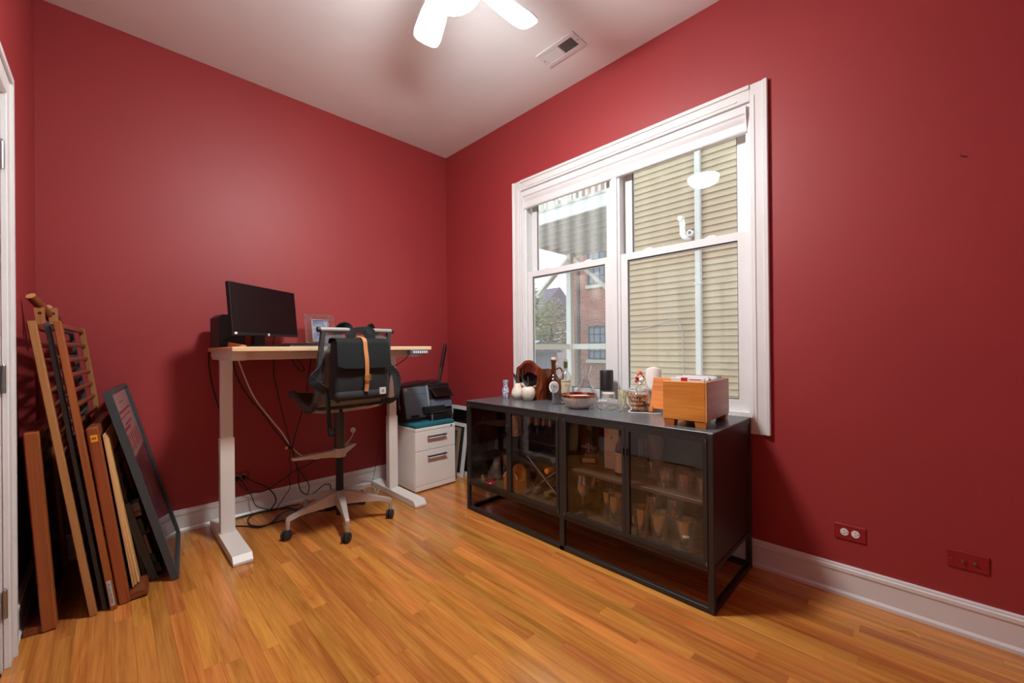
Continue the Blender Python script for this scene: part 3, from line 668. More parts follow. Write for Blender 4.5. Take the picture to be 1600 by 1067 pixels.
# ================================================================== STANDING DESK
def loft(bm, rings):
    V = [[bm.verts.new(p) for p in r] for r in rings]; n = len(V[0])
    for i in range(len(V)-1):
        for k in range(n): bm.faces.new((V[i][k], V[i][(k+1)%n], V[i+1][(k+1)%n], V[i+1][k]))
    bm.faces.new(list(reversed(V[0]))); bm.faces.new(V[-1]); return bm
dk = thing('standing_desk', 'white legged standing desk with pale wood top against red wall', 'desk', (-1.33, -0.38, 0))
obj('desktop', BOX(-1.935, -0.700, -0.775, -0.030, 1.142, 1.168, 0.003), 'desk_wood', dk, world=True)
bm = bmesh.new(); box(bm, -1.915, -0.735, -0.66, -0.60, 1.095, 1.142, 0.003); obj('front_beam', bm, 'desk_white', dk, world=True)
obj('rear_beam', BOX(-1.90, -0.75, -0.16, -0.12, 1.10, 1.142, 0.003), 'desk_white', dk, world=True)
for xc in (-1.888, -0.790):
    bm = bmesh.new(); prism(bm, [(-0.72, 1.142), (-0.72, 1.115), (-0.66, 1.092), (-0.12, 1.092), (-0.06, 1.115), (-0.06, 1.142)], 'X', xc-0.035, xc+0.035); obj('side_bracket', bm, 'desk_white', dk, world=True)
    lg = obj('leg', BOX(xc-0.037, xc+0.037, -0.362, -0.306, 0.045, 0.618, 0.003), 'desk_white', dk, world=True)
    obj('upper_column', BOX(xc-0.031, xc+0.031, -0.357, -0.311, 0.60, 1.095, 0.003), 'desk_white', lg, world=True)
    bm = bmesh.new(); a, b = -0.760, -0.055
    loft(bm, [[(xc-0.046, a+0.004, 0.003), (xc+0.046, a+0.004, 0.003), (xc+0.046, a+0.004, 0.016), (xc-0.046, a+0.004, 0.016)], [(xc-0.046, a+0.03, 0.003), (xc+0.046, a+0.03, 0.003), (xc+0.046, a+0.03, 0.046), (xc-0.046, a+0.03, 0.046)], [(xc-0.046, b, 0.003), (xc+0.046, b, 0.003), (xc+0.046, b, 0.046), (xc-0.046, b, 0.046)]])
    ft = obj('foot', bm, 'desk_white', dk, world=True)
    bm = bmesh.new(); box(bm, xc-0.043, xc+0.043, a+0.02, a+0.09, 0, 0.004); box(bm, xc-0.043, xc+0.043, b-0.09, b-0.02, 0, 0.004); obj('foot_pad', bm, 'rubber', ft, world=True)
cp = obj('control_panel', BOX(-0.880, -0.735, -0.792, -0.735, 1.111, 1.1425, 0.004), 'printer_panel', dk, world=True)
bm = bmesh.new()
for k in range(7): box(bm, -0.862+k*0.017, -0.852+k*0.017, -0.7932, -0.7915, 1.120, 1.134, 0.0005)
obj('button', bm, 'logo_white', cp, world=True)
bm = bmesh.new(); lathe(bm, [(0.013, 0), (0.013, 0.003)], 18, M=T(-1.853, -0.6595, 1.119) @ R(PI/2, 'X')); obj('hole_cover', bm, 'desk_white', dk, world=True)

# ------------------------------------------------------------------ things on the desk (top z = 1.168)
DT = 1.168
# monitor: screen plane from (-1.92,-.55) to (-1.48,-.23)
ang = math.atan2(0.32, 0.44)
mo = thing('monitor', 'black flat screen monitor with thin bezel angled on the desk', 'monitor', (-1.70, -0.37, DT), (0, 0, ang))
tl = R(math.radians(-5), 'X')                                  # local: x along screen, -y faces viewer
Mm = T(0, -0.03, 0.225) @ tl
bm = bmesh.new(); box(bm, -0.272, 0.272, -0.004, 0.022, -0.155, 0.155, 0.003, Mm); box(bm, -0.16, 0.16, 0.020, 0.045, -0.11, 0.09, 0.012, Mm); sh = obj('housing', bm, 'black_plastic', mo)
obj('screen', BOX(-0.267, 0.267, -0.0052, -0.0035, -0.138, 0.150, 0, Mm), 'screen_black', mo)
bm = bmesh.new(); lathe(bm, [(0.0085, 0), (0.0085, 0.0012)], 20, M=Mm @ T(0, -0.004, -0.147) @ R(PI/2, 'X')); lg = obj('logo', bm, 'logo_white', mo)
text('logo_text', 'hp', 0.012, 'ink', lg, Mm @ T(0, -0.0055, -0.1465) @ R(PI/2, 'X'), 0.0002)
obj('sticker', BOX(-0.262, -0.244, -0.0062, -0.0045, -0.150, -0.138, 0, Mm), 'logo_white', mo)
bm = bmesh.new(); loft(bm, [[(-0.045, 0.02, 0.01), (0.045, 0.02, 0.01), (0.045, 0.045, 0.01), (-0.045, 0.045, 0.01)], [(-0.038, 0.01, 0.2), (0.038, 0.01, 0.2), (0.038, 0.035, 0.2), (-0.038, 0.035, 0.2)]]); obj('stand', bm, 'black_plastic', mo)
obj('stand_base', BOX(-0.13, 0.13, -0.09, 0.11, 0.0, 0.012, 0.004), 'black_plastic', mo)
# speaker behind it
sp = thing('speaker', 'dark grey box speaker standing behind the monitor', 'speaker', (-1.855, -0.215, DT), (0, 0, 0.12))
bm = bmesh.new(); prism(bm, [(-0.07, 0), (0.07, 0), (0.07, 0.19), (0.05, 0.205), (-0.05, 0.205), (-0.07, 0.185)], 'Y', -0.075, 0.09); obj('cabinet', bm, 'dark_grey_plastic', sp)
obj('grille', BOX(-0.062, 0.062, -0.079, -0.074, 0.01, 0.182, 0.002), 'dark_grey_plastic', sp)
ob = obj('wood_block', (lambda b: loft(b, [[(-0.05, -0.02, 0), (0.06, -0.015, 0), (0.06, 0.02, 0), (-0.05, 0.02, 0)], [(-0.045, -0.015, 0.03), (0.03, -0.012, 0.016), (0.03, 0.018, 0.016), (-0.045, 0.018, 0.03)]]))(bmesh.new()), 'orange_wood'); ob.location = (-1.845, -0.435, DT); tag(ob, 'small orange wood wedge lying beside the monitor stand', 'wood block')
kb = thing('keyboard', 'low black and silver keyboard lying on the desk by photo frame', 'keyboard', (-1.385, -0.43, DT), (0, 0, 0.05))
bm = bmesh.new(); prism(bm, [(-0.075, 0), (0.075, 0), (0.075, 0.022), (-0.072, 0.012), (-0.075, 0.010)], 'X', -0.2, 0.2); obj('case', bm, 'brushed', kb)
bm = bmesh.new()
for r_ in range(5):
    for c in range(15):
        y = -0.058+r_*0.026; z = 0.0125+ (y+0.072)*0.068
        box(bm, -0.19+c*0.0255, -0.19+c*0.0255+0.021, y-0.010, y+0.010, z, z+0.006, 0.001)
obj('keys', bm, 'black_plastic', kb)
pf = thing('photo_frame', 'cut crystal photo frame with grey blue photo on desk', 'photo frame', (-1.275, -0.19, DT), (math.radians(-12), 0, 0))
bm = bmesh.new()
for (x0, x1, z0, z1) in ((-0.105, -0.055, 0, 0.25), (0.055, 0.105, 0, 0.25), (-0.055, 0.055, 0, 0.045), (-0.055, 0.055, 0.205, 0.25)): box(bm, x0, x1, -0.012, 0.004, z0, z1, 0.002)
obj('frame', bm, 'cut_glass', pf)
bm = bmesh.new()
for k in range(20):
    z = 0.006+k*0.0125
    for xx in (-0.098, -0.064, 0.064, 0.098): box(bm, xx-0.004, xx+0.004, -0.0155, -0.0115, z, z+0.007, 0.0015)
for k in range(15):
    xx = -0.09+k*0.0128
    for z in (0.238, 0.212): box(bm, xx, xx+0.007, -0.0155, -0.0115, z-0.004, z+0.004, 0.0015)
obj('bead_rows', bm, 'cut_glass', pf)
bm = bmesh.new()
for (x0, x1, z0, z1) in ((-0.060, -0.054, 0.04, 0.21), (0.054, 0.060, 0.04, 0.21), (-0.06, 0.06, 0.04, 0.046), (-0.06, 0.06, 0.204, 0.21)): box(bm, x0, x1, -0.014, -0.006, z0, z1)
obj('inner_rim', bm, 'steel', pf)
m, t, p = nt('photo_print'); v_ = coords(t); t.links.new(ramp(t, noise(t, v_, 14, 3), [(0.3, S(70, 80, 108)), (0.55, S(120, 130, 156)), (0.8, S(190, 192, 200))]), p.inputs['Base Color']); setp(p, Roughness=0.3)
obj('photo', BOX(-0.056, 0.056, -0.008, -0.006, 0.044, 0.206), 'photo_print', pf)
obj('easel', BOX(-0.02, 0.02, 0.0, 0.004, 0.0, 0.18, 0, T(0, 0.006, 0.16) @ R(0.42, 'X') @ T(0, 0, -0.16)), 'black_plastic', pf)
pc = thing('pencil_cup', 'black pencil cup on the desk behind the backpack', 'cup', (-0.955, -0.27, DT))
obj('cup', LATHE([(0.0, 0), (0.038, 0), (0.040, 0.1), (0.037, 0.1), (0.035, 0.004), (0, 0.004)], 24), 'black_plastic', pc, True)
ss = thing('scissors', 'scissors with white and purple handles in the pencil cup', 'scissors', (-0.955, -0.27, DT))
for s in (-1, 1):
    pts = [(s*0.004, 0, 0.095), (s*0.012, 0, 0.112), (s*0.024, 0, 0.128), (s*0.026, 0, 0.146), (s*0.014, 0, 0.158), (s*0.003, 0, 0.147), (s*0.002, 0, 0.125), (s*0.003, 0, 0.105)]
    h = obj('handle', TUBE([(x+0.012, y, z) for x, y, z in pts], 0.0048, 8, smooth=4), 'logo_white' if s < 0 else 'purple', ss, True)
    obj('blade', BOX(0.012+s*0.004-0.004, 0.012+s*0.004+0.004, -0.001, 0.001, 0.006, 0.10), 'steel', ss)
pn = thing('pencil', 'dark pencil with a pale tip in the pencil cup', 'pencil', (-0.955, -0.27, DT))
obj('body', TUBE([(-0.02, 0.01, 0.005), (-0.028, 0.012, 0.135)], 0.0035, 6), 'black_plastic', pn); obj('tip', TUBE([(-0.028, 0.012, 0.135), (-0.0285, 0.0122, 0.145)], [0.0035, 0.001], 6), 'logo_white', pn)

# ================================================================== OFFICE STOOL
CA = 0.0
ch = thing('office_chair', 'grey mesh drafting chair with five star base at the desk', 'office chair', (-1.306, -0.587, 0), (0, 0, CA))
PROF = [(-0.292, 1.262), (-0.276, 1.16), (-0.258, 1.05), (-0.243, 0.95), (-0.222, 0.875), (-0.185, 0.818), (-0.125, 0.786), (-0.05, 0.780), (0.03, 0.795), (0.10, 0.822), (0.16, 0.850), (0.205, 0.866), (0.238, 0.858), (0.252, 0.828)]
PS = [(p.y, p.z) for p in smooth_path([(0, a, b) for a, b in PROF], 4)]
HW = 0.222
for s in (-1, 1):
    bm = bmesh.new(); tube(bm, [(s*(HW - 0.018*max(0, (z-1.0)/0.26)), y, z) for y, z in PS], 0, flat=(0.030, 0.022, (1, 0, 0))); r_ = obj('side_rail', bm, 'chair_rail', ch, True)
    bm = bmesh.new()
    for k in range(15, 29):
        y, z = PS[k]; box(bm, s*HW-0.013, s*HW+0.013, -0.006, 0.006, -0.024, -0.004, 0.002, T(0, y, z))
    obj('rib', bm, 'chair_column', r_)
def surf(i0, i1, sag, off):
    ks = PS[i0:i1+1]
    def fn(u, v):
        f = u*(len(ks)-1); i = min(int(f), len(ks)-2); q = f-i; y = ks[i][0]*(1-q)+ks[i+1][0]*q; z = ks[i][1]*(1-q)+ks[i+1][1]*q
        hw = HW - 0.018*max(0, (z-1.0)/0.26); s = 1-(2*v-1)**2
        d = sag*s
        nz = 1 if i0 > 18 else 0
        return (hw*(2*v-1), y - (0 if nz else d), z - (d if nz else 0)+off)
    return fn
obj('backrest', grid(bmesh.new(), surf(0, 22, 0.022, 0), 22, 10, 0.004), 'chair_mesh', ch, True)
obj('seat', grid(bmesh.new(), surf(22, len(PS)-1, 0.02, 0.002), 26, 10, 0.006), 'seat_mesh', ch, True)
obj('lumbar_band', grid(bmesh.new(), lambda u, v: (0.2*(2*v-1), -0.246-0.02*(1-(2*v-1)**2)+0.012*(1-u), 0.93+0.075*u), 4, 10, 0.006), 'chair_bar', ch, True)
bm = bmesh.new(); tube(bm, [(-0.225, -0.294, 1.266), (-0.1, -0.306, 1.266), (0, -0.31, 1.266), (0.1, -0.306, 1.266), (0.225, -0.294, 1.266)], 0.0145, 12, smooth=4); tb = obj('top_bar', bm, 'chair_bar', ch, True)
for s in (-1, 1): obj('end_cap', LATHE([(0.0, 0), (0.016, 0), (0.016, 0.016), (0.0, 0.018)], 14, M=T(s*0.222, -0.2945, 1.266) @ R(s*PI/2, 'Y')), 'chair_column', tb, True)
bm = bmesh.new()
for s in (-1, 1): loft(bm, [[(s*0.01, -0.03, 0.735), (s*0.01, 0.03, 0.735), (s*0.01, 0.03, 0.762), (s*0.01, -0.03, 0.762)], [(s*0.15, -0.12, 0.752), (s*0.15, -0.08, 0.752), (s*0.15, -0.08, 0.770), (s*0.15, -0.12, 0.770)], [(s*HW, -0.15, 0.768), (s*HW, -0.11, 0.768), (s*HW, -0.11, 0.782), (s*HW, -0.15, 0.782)]])
for s in (-1, 1): loft(bm, [[(s*0.01, -0.03, 0.735), (s*0.01, 0.03, 0.735), (s*0.01, 0.03, 0.760), (s*0.01, -0.03, 0.760)], [(s*0.15, 0.07, 0.75), (s*0.15, 0.10, 0.75), (s*0.15, 0.10, 0.774), (s*0.15, 0.07, 0.774)], [(s*HW, 0.09, 0.79), (s*HW, 0.12, 0.79), (s*HW, 0.12, 0.806), (s*HW, 0.09, 0.806)]])
obj('seat_bracket', bm, 'silver_paint', ch)
cl = obj('column', LATHE([(0.0235, 0.052), (0.0235, 0.46), (0.0235, 0.50)], 24), 'rubber', ch, True)
obj('upper_sleeve', LATHE([(0.033, 0.487), (0.034, 0.49), (0.034, 0.738), (0.03, 0.74)], 24), 'chair_column', ch, True)
bm = bmesh.new(); lathe(bm, [(0.025, 0.437), (0.038, 0.437), (0.040, 0.445), (0.040, 0.488), (0.037, 0.494), (0.025, 0.494)], 26)
def wing(d, L):
    c, s = math.cos(d), math.sin(d)
    def P(r, w_, z): return (r*c - w_*s, r*s + w_*c, z)
    return [[P(0.03, -0.022, 0.441), P(0.03, 0.022, 0.441), P(0.03, 0.022, 0.486), P(0.03, -0.022, 0.486)], [P(L*0.6, -0.024, 0.455), P(L*0.6, 0.024, 0.455), P(L*0.6, 0.024, 0.482), P(L*0.6, -0.024, 0.482)], [P(L, -0.022, 0.462), P(L, 0.022, 0.462), P(L, 0.022, 0.474), P(L, -0.022, 0.474)]]
loft(bm, wing(math.radians(176)-CA, 0.285)); loft(bm, wing(math.radians(44)-CA, 0.22)); obj('foot_rest', bm, 'silver_paint', ch)
bs = obj('base_hub', LATHE([(0.026, 0.125), (0.040, 0.13), (0.043, 0.16), (0.040, 0.205), (0.026, 0.215)], 24), 'silver_paint', ch, True)
for k in range(5):
    a = math.radians(183.5 + 72*k) - CA; c, s = math.cos(a), math.sin(a)
    def P(r, w_, z): return (r*c - w_*s, r*s + w_*c, z)
    secs = [(0.02, 0.030, 0.130, 0.214), (0.07, 0.027, 0.128, 0.205), (0.16, 0.022, 0.128, 0.180), (0.26, 0.017, 0.124, 0.148), (0.315, 0.0145, 0.108, 0.134), (0.327, 0.0135, 0.085, 0.126)]
    bm = bmesh.new(); loft(bm, [[P(r, -w_, z0), P(r, w_, z0), P(r, w_*0.8, z1), P(r, -w_*0.8, z1)] for r, w_, z0, z1 in secs])
    lathe(bm, [(0.010, 0.058), (0.0125, 0.10), (0.012, 0.12)], 12, (0.323*c, 0.323*s, 0))
    leg = obj('leg', bm, 'silver_paint', ch, True, angle=35)
    bm = bmesh.new(); da = math.radians(-134.6 + (k*37) % 30 - 15)
    Mw = T(0.323*c, 0.323*s, 0) @ R(da, 'Z') @ T(0.012, 0, 0.029)
    for sd in (-1, 1): lathe(bm, [(0.0, 0.003), (0.022, 0.003), (0.029, 0.006), (0.029, 0.018), (0.024, 0.022), (0.0, 0.022)], 20, M=Mw @ R(sd*PI/2, 'X'))
    box(bm, -0.02, 0.012, -0.004, 0.004, 0, 0.03, 0.002, Mw); cs = obj('caster', bm, 'caster', leg, True)

# ------------------------------------------------------------------ backpack hung on the chair back
bp = thing('backpack', 'black canvas backpack with tan leather strap hung on chair', 'backpack', (-1.306, -0.587, 0), (0, 0, CA))
X0, X1, Y0, Y1, Z0, Z1 = -0.192, 0.120, -0.440, -0.322, 0.858, 1.205
bm = bmesh.new(); box(bm, X0, X1, Y0, Y1, Z0, Z1, 0.028, seg=3)
for v_ in bm.verts:
    f = (v_.co.z-Z0)/(Z1-Z0); v_.co.x = (v_.co.x+0.036)*(1.04-0.10*f)-0.036
    if v_.co.y < -0.38: v_.co.y -= 0.018*math.sin(PI*min(1, max(0, 1-f)))*1.0
obj('body', bm, 'canvas_black', bp, True, angle=60)
bm = bmesh.new(); box(bm, X0-0.003, X1+0.003, Y0-0.018, Y1, Z0-0.002, Z0+0.055, 0.024, seg=3); obj('bottom_panel', bm, 'canvas_black', bp, True, angle=60)
def flap(u, v):
    x = X0+0.006+(X1-X0-0.006)*v + 0.012*u*(v-0.4)
    pr2 = smooth_path([(0, Y1+0.002, Z1-0.02), (0, Y1-0.01, Z1+0.006), (0, -0.385, Z1+0.010), (0, Y0-0.002, Z1-0.004), (0, Y0-0.016, Z1-0.05), (0, Y0-0.026, Z1-0.11), (0, Y0-0.03, Z1-0.165)], 4)
    i = min(int(u*(len(pr2)-1)), len(pr2)-1); p = pr2[i]
    e = 0.016*max(0, u-0.8)/0.2*(1-min(1, min(v, 1-v)/0.12))
    return (x, p.y - 0.004*math.sin(v*7)*u, p.z + e)
obj('flap', grid(bmesh.new(), flap, 24, 14, 0.006), 'canvas_black2', bp, True)
pts = [(-0.034, Y1-0.02, Z1+0.014), (-0.032, -0.385, Z1+0.017), (-0.030, Y0-0.009, Z1+0.002), (-0.028, Y0-0.024, Z1-0.06), (-0.027, Y0-0.036, Z1-0.12), (-0.026, Y0-0.036, Z1-0.19), (-0.024, Y0-0.032, Z1-0.245), (-0.028, Y0-0.028, Z1-0.30)]
ls = obj('leather_strap', TUBE(pts, 0, smooth=4, flat=(0.024, 0.004, (0, -1, 0.2))), 'leather', bp)
bm = bmesh.new(); yb = Y0-0.043; zb = Z1-0.218
for a, b in (((-0.018, zb+0.014), (0.018, zb+0.014)), ((-0.018, zb-0.014), (0.018, zb-0.014)), ((-0.018, zb-0.014), (-0.018, zb+0.014)), ((0.018, zb-0.014), (0.018, zb+0.014)), ((-0.018, zb), (0.018, zb))): tube(bm, [(-0.025+a[0], yb, a[1]), (-0.025+b[0], yb, b[1])], 0.0025, 6)
obj('buckle', bm, 'brass', ls)
obj('brand_label', BOX(X1-0.062, X1-0.022, Y0-0.0215, Y0-0.014, Z0+0.022, Z0+0.062, 0.001), 'label_white', bp)
obj('brand_mark', BOX(X1-0.050, X1-0.034, Y0-0.0222, Y0-0.0205, Z0+0.034, Z0+0.05), 'paper_grey', bp)
obj('grab_loop', TUBE([(-0.055, Y1+0.01, Z1-0.01), (-0.05, Y1+0.002, Z1+0.05), (0.0, Y1+0.0, Z1+0.066), (0.05, Y1+0.0, Z1+0.068), (0.085, Y1+0.004, Z1+0.055), (0.09, Y1+0.01, Z1-0.01)], 0, smooth=5, flat=(0.03, 0.006, (0, 1, 0.1))), 'canvas_black', bp)
obj('shoulder_strap', TUBE([(-0.04, Y1+0.008, Z1-0.02), (-0.055, Y1+0.0, Z1+0.045), (-0.075, -0.300, Z1+0.088), (-0.10, -0.272, Z1+0.075), (-0.12, -0.258, Z1+0.0), (-0.19, -0.262, 1.06), (-0.252, -0.285, 1.00), (-0.262, -0.30, 0.965), (-0.225, -0.325, 0.925), (-0.165, -0.355, 0.882), (-0.13, -0.36, 0.855)], 0, smooth=5, flat=(0.05, 0.008, (0, 0.8, 0.6))), 'canvas_black', bp)
obj('shoulder_strap', TUBE([(0.05, Y1+0.008, Z1-0.02), (0.06, Y1+0.0, Z1+0.05), (0.075, -0.298, Z1+0.088), (0.10, -0.270, Z1+0.07), (0.14, -0.258, Z1+0.0), (0.20, -0.265, 1.06), (0.256, -0.290, 0.98), (0.262, -0.30, 0.90), (0.235, -0.32, 0.835), (0.18, -0.34, 0.82), (0.14, -0.35, 0.835)], 0, smooth=5, flat=(0.05, 0.008, (0, 0.8, 0.6))), 'canvas_black', bp)
obj('strap_tail', TUBE([(-0.205, -0.335, 0.90), (-0.200, -0.345, 0.84), (-0.196, -0.345, 0.76), (-0.190, -0.345, 0.68), (-0.186, -0.35, 0.655), (-0.186, -0.362, 0.668), (-0.190, -0.356, 0.70)], 0, smooth=5, flat=(0.026, 0.004, (0, 1, 0))), 'canvas_black', bp)
obj('zip_cord', TUBE([(0.265, -0.30, 0.99), (0.275, -0.30, 0.92), (0.272, -0.30, 0.82), (0.275, -0.30, 0.775), (0.281, -0.30, 0.765), (0.279, -0.30, 0.748), (0.273, -0.30, 0.760), (0.275, -0.30, 0.775)], 0.003, 6, smooth=4), 'canvas_black', bp)
obj('strap_slider', BOX(-0.252, -0.212, -0.318, -0.302, 0.945, 0.965, 0.002), 'black_plastic', bp)

# ================================================================== FILE CABINET, CUSHION, PRINTER
fc = thing('file_cabinet', 'white two drawer file cabinet under the black printer', 'file cabinet', (-0.482, -0.28, 0))
FX0, FX1, FY0, FY1, FZ = -0.678, -0.288, -0.500, -0.065, 0.512
bm = bmesh.new(); box(bm, FX0, FX1, FY0+0.018, FY1, 0.012, FZ-0.022, 0.003); box(bm, FX0+0.02, FX1-0.02, FY0+0.04, FY1-0.02, 0.0, 0.014); obj('body', bm, 'cabinet_white', fc, world=True)
obj('top', BOX(FX0-0.001, FX1+0.001, FY0-0.001, FY1, FZ-0.024, FZ, 0.003), 'cabinet_white', fc, world=True)
obj('kick_panel', BOX(FX0, FX1, FY0, FY0+0.02, 0.012, 0.048, 0.002), 'cabinet_white', fc, world=True)
for z0, z1 in ((0.330, FZ-0.027), (0.051, 0.326)):
    d = obj('drawer', BOX(FX0+0.001, FX1-0.001, FY0, FY0+0.019, z0, z1, 0.002), 'cabinet_white', fc, world=True)
    bm = bmesh.new(); xc = (FX0+FX1)/2; zh = z1-0.045
    tube(bm, [(xc-0.09, FY0-0.024, zh), (xc+0.09, FY0-0.024, zh)], 0, flat=(0.012, 0.012, (0, 0, 1)))
    for s in (-1, 1): box(bm, xc+s*0.078-0.005, xc+s*0.078+0.005, FY0-0.02, FY0+0.001, zh-0.004, zh+0.004)
    obj('handle', bm, 'brushed', d, world=True)
obj('lock', LATHE([(0.0075, 0), (0.0075, 0.003), (0.004, 0.004)], 14, M=T(FX1-0.04, FY0-0.0005, FZ-0.012) @ R(PI/2, 'X')), 'dark_line', fc, world=True)
cu = obj('seat_cushion', (lambda b: (box(b, FX0+0.004, FX1-0.002, FY0+0.006, FY1-0.05, FZ-0.0005, FZ+0.032, 0.008, seg=2), b)[1])(bmesh.new()), 'teal_fabric', None, True); tag(cu, 'teal fabric cushion pad lying on the white file cabinet', 'cushion')
pr = thing('printer', 'black and slate blue office printer on the teal cushion', 'printer', (-0.43, -0.18, 0.5435))
PZ = 0.5435
def pb(name, x0, x1, y0, y1, z0, z1, mat, bev=0.004, par=None): return obj(name, BOX(x0, x1, y0, y1, z0, z1, bev), mat, par or pr, world=True)
bm = bmesh.new(); prism(bm, [(-0.345, PZ), (-0.06, PZ), (-0.06, PZ+0.275), (-0.285, PZ+0.275), (-0.335, PZ+0.05)], 'X', -0.672, -0.195); obj('body', bm, 'printer_body', pr, world=True)
bm = bmesh.new(); prism(bm, [(-0.352, PZ+0.03), (-0.334, PZ+0.03), (-0.272, PZ+0.292), (-0.288, PZ+0.292)], 'X', -0.664, -0.425); fp = obj('front_panel', bm, 'printer_panel', pr, world=True)
bm = bmesh.new(); prism(bm, [(-0.350, PZ+0.095), (-0.33, PZ+0.095), (-0.315, PZ+0.165), (-0.332, PZ+0.165)], 'X', -0.425, -0.205); obj('front_bar', bm, 'printer_panel', pr, world=True)
bm = bmesh.new(); prism(bm, [(-0.3535, PZ+0.222), (-0.3, PZ+0.222), (-0.3, PZ+0.2235), (-0.3535, PZ+0.2235)], 'X', -0.662, -0.43, T(0, 0.046, 0)); obj('panel_seam', bm, 'dark_line', fp, world=True)
obj('panel_strip', PRISM([(-0.333, PZ+0.12), (-0.329, PZ+0.12), (-0.289, PZ+0.289), (-0.293, PZ+0.289)], 'X', -0.446, -0.426), 'printer_silver', fp, world=True)
Ml = T(-0.640, -0.2975, PZ+0.262) @ R(PI/2+0.23, 'X') @ R(PI, 'Z') @ R(PI, 'Z')
lg = obj('logo', LATHE([(0.0125, -0.001), (0.0125, 0.0015)], 20, M=Ml), 'logo_white', fp, world=True)
bmt = text('logo_text', 'hp', 0.016, 'printer_panel', lg, T(-PLOC[pr.name][0], -PLOC[pr.name][1], -PLOC[pr.name][2]) @ Ml @ T(0, 0, 0.0018), 0.0002)
for zz in (0.075, 0.035): obj('button', LATHE([(0.006, -0.001), (0.006, 0.003)], 12, M=T(-0.632, -0.3515+(zz-0.03)*0.237, PZ+zz) @ R(PI/2+0.23, 'X')), 'printer_silver', fp, world=True)
pb('card_slot', -0.620, -0.55, -0.358, -0.338, PZ+0.038, PZ+0.052, 'black_plastic', 0.001, fp)
bm = bmesh.new(); prism(bm, [(-0.372, PZ+0.195), (-0.368, PZ+0.188), (-0.275, PZ+0.262), (-0.278, PZ+0.270)], 'X', -0.400, -0.200); cpn = obj('control_panel', bm, 'black_plastic', pr, world=True)
bm = bmesh.new(); prism(bm, [(-0.369, PZ+0.199), (-0.368, PZ+0.197), (-0.29, PZ+0.259), (-0.291, PZ+0.262)], 'X', -0.375, -0.225); obj('touch_screen', bm, 'screen_black', cpn, world=True)
pb('scanner_lid', -0.672, -0.197, -0.29, -0.06, PZ+0.275, PZ+0.297, 'printer_body')
bm = bmesh.new(); prism(bm, [(-0.62, PZ+0.297), (-0.44, PZ+0.318), (-0.40, PZ+0.324), (-0.40, PZ+0.318), (-0.60, PZ+0.294)], 'Y', -0.27, -0.09); obj('feeder_tray', bm, 'black_plastic', pr, world=True)
bm = bmesh.new(); prism(bm, [(-0.43, PZ+0.296), (-0.26, PZ+0.326), (-0.25, PZ+0.322), (-0.40, PZ+0.292)], 'Y', -0.24, -0.09); obj('feeder_tray', bm, 'printer_body', pr, world=True)
bm = bmesh.new(); box(bm, -0.505, -0.285, -0.350, -0.336, PZ+0.03, PZ+0.112); obj('output_slot', bm, 'dark_line', pr, world=True)
bm = bmesh.new(); box(bm, -0.480, -0.275, -0.425, -0.335, PZ+0.002, PZ+0.050, 0.004); tr = obj('paper_tray', bm, 'black_plastic', pr, world=True)
bm = bmesh.new(); box(bm, -0.47, -0.29, -0.420, -0.338, PZ+0.058, PZ+0.064, 0.002); obj('output_tray', bm, 'printer_body', tr, world=True)
obj('tray_latch', BOX(-0.472, -0.464, -0.428, -0.423, PZ+0.004, PZ+0.056), 'printer_silver', tr, world=True)

# ------------------------------------------------------------------ pole and frames in the corner
po_ = thing('black_pole', 'slim black pole leaning in the room corner behind the printer', 'pole', (-0.30, -0.045, 0))
obj('shaft', TUBE([(-0.325, -0.040, 0.004), (-0.052, -0.035, 1.19)], 0.0125, 12), 'dark_grey_plastic', po_, True, world=True)
obj('grip', TUBE([(-0.103, -0.036, 0.97), (-0.0505, -0.035, 1.197)], 0.0155, 12), 'black_plastic', po_, True, world=True)
obj('foot_cap', TUBE([(-0.3252, -0.040, 0.003), (-0.318, -0.040, 0.034)], 0.0155, 12), 'rubber', po_, True, world=True)
def leaning_frame(name, label, loc, rot, depth, height, fw_, ft, fmat, pmat, glass=None):
    """local: x thickness, y along the floor 0..depth, z up"""
    t = thing(name, label, 'picture frame', loc, rot)
    bm = bmesh.new(); frame_bm(bm, 0, depth, 0, height, 0, ft, fw_); obj('frame', bm, fmat, t)
    obj('picture', BOX(ft*0.35, ft*0.6, fw_*0.6, depth-fw_*0.6, fw_*0.6, height-fw_*0.6), pmat, t)
    if glass: obj('glazing', BOX(ft*0.72, ft*0.8, fw_*0.8, depth-fw_*0.8, fw_*0.8, height-fw_*0.8), glass, t)
    return t
leaning_frame('picture_frame', 'big white picture frame with dark art leaning under the window wall', (-0.095, -0.125, 0), (0, math.radians(-5.5), PI), 0.60, 0.615, 0.034, 0.022, 'trim_white', 'screen_black')
leaning_frame('picture_frame', 'smaller white frame beside file cabinet with its back outward', (-0.158, -0.17, 0), (0, math.radians(-8.5), PI), 0.27, 0.47, 0.030, 0.020, 'trim_white', 'canvas_black')
leaning_frame('picture_frame', 'greyish brown wood frame squeezed beside the file cabinet', (-0.215, -0.17, 0), (0, math.radians(-8.5), PI), 0.24, 0.44, 0.026, 0.020, 'frame_brown', 'green_paint')
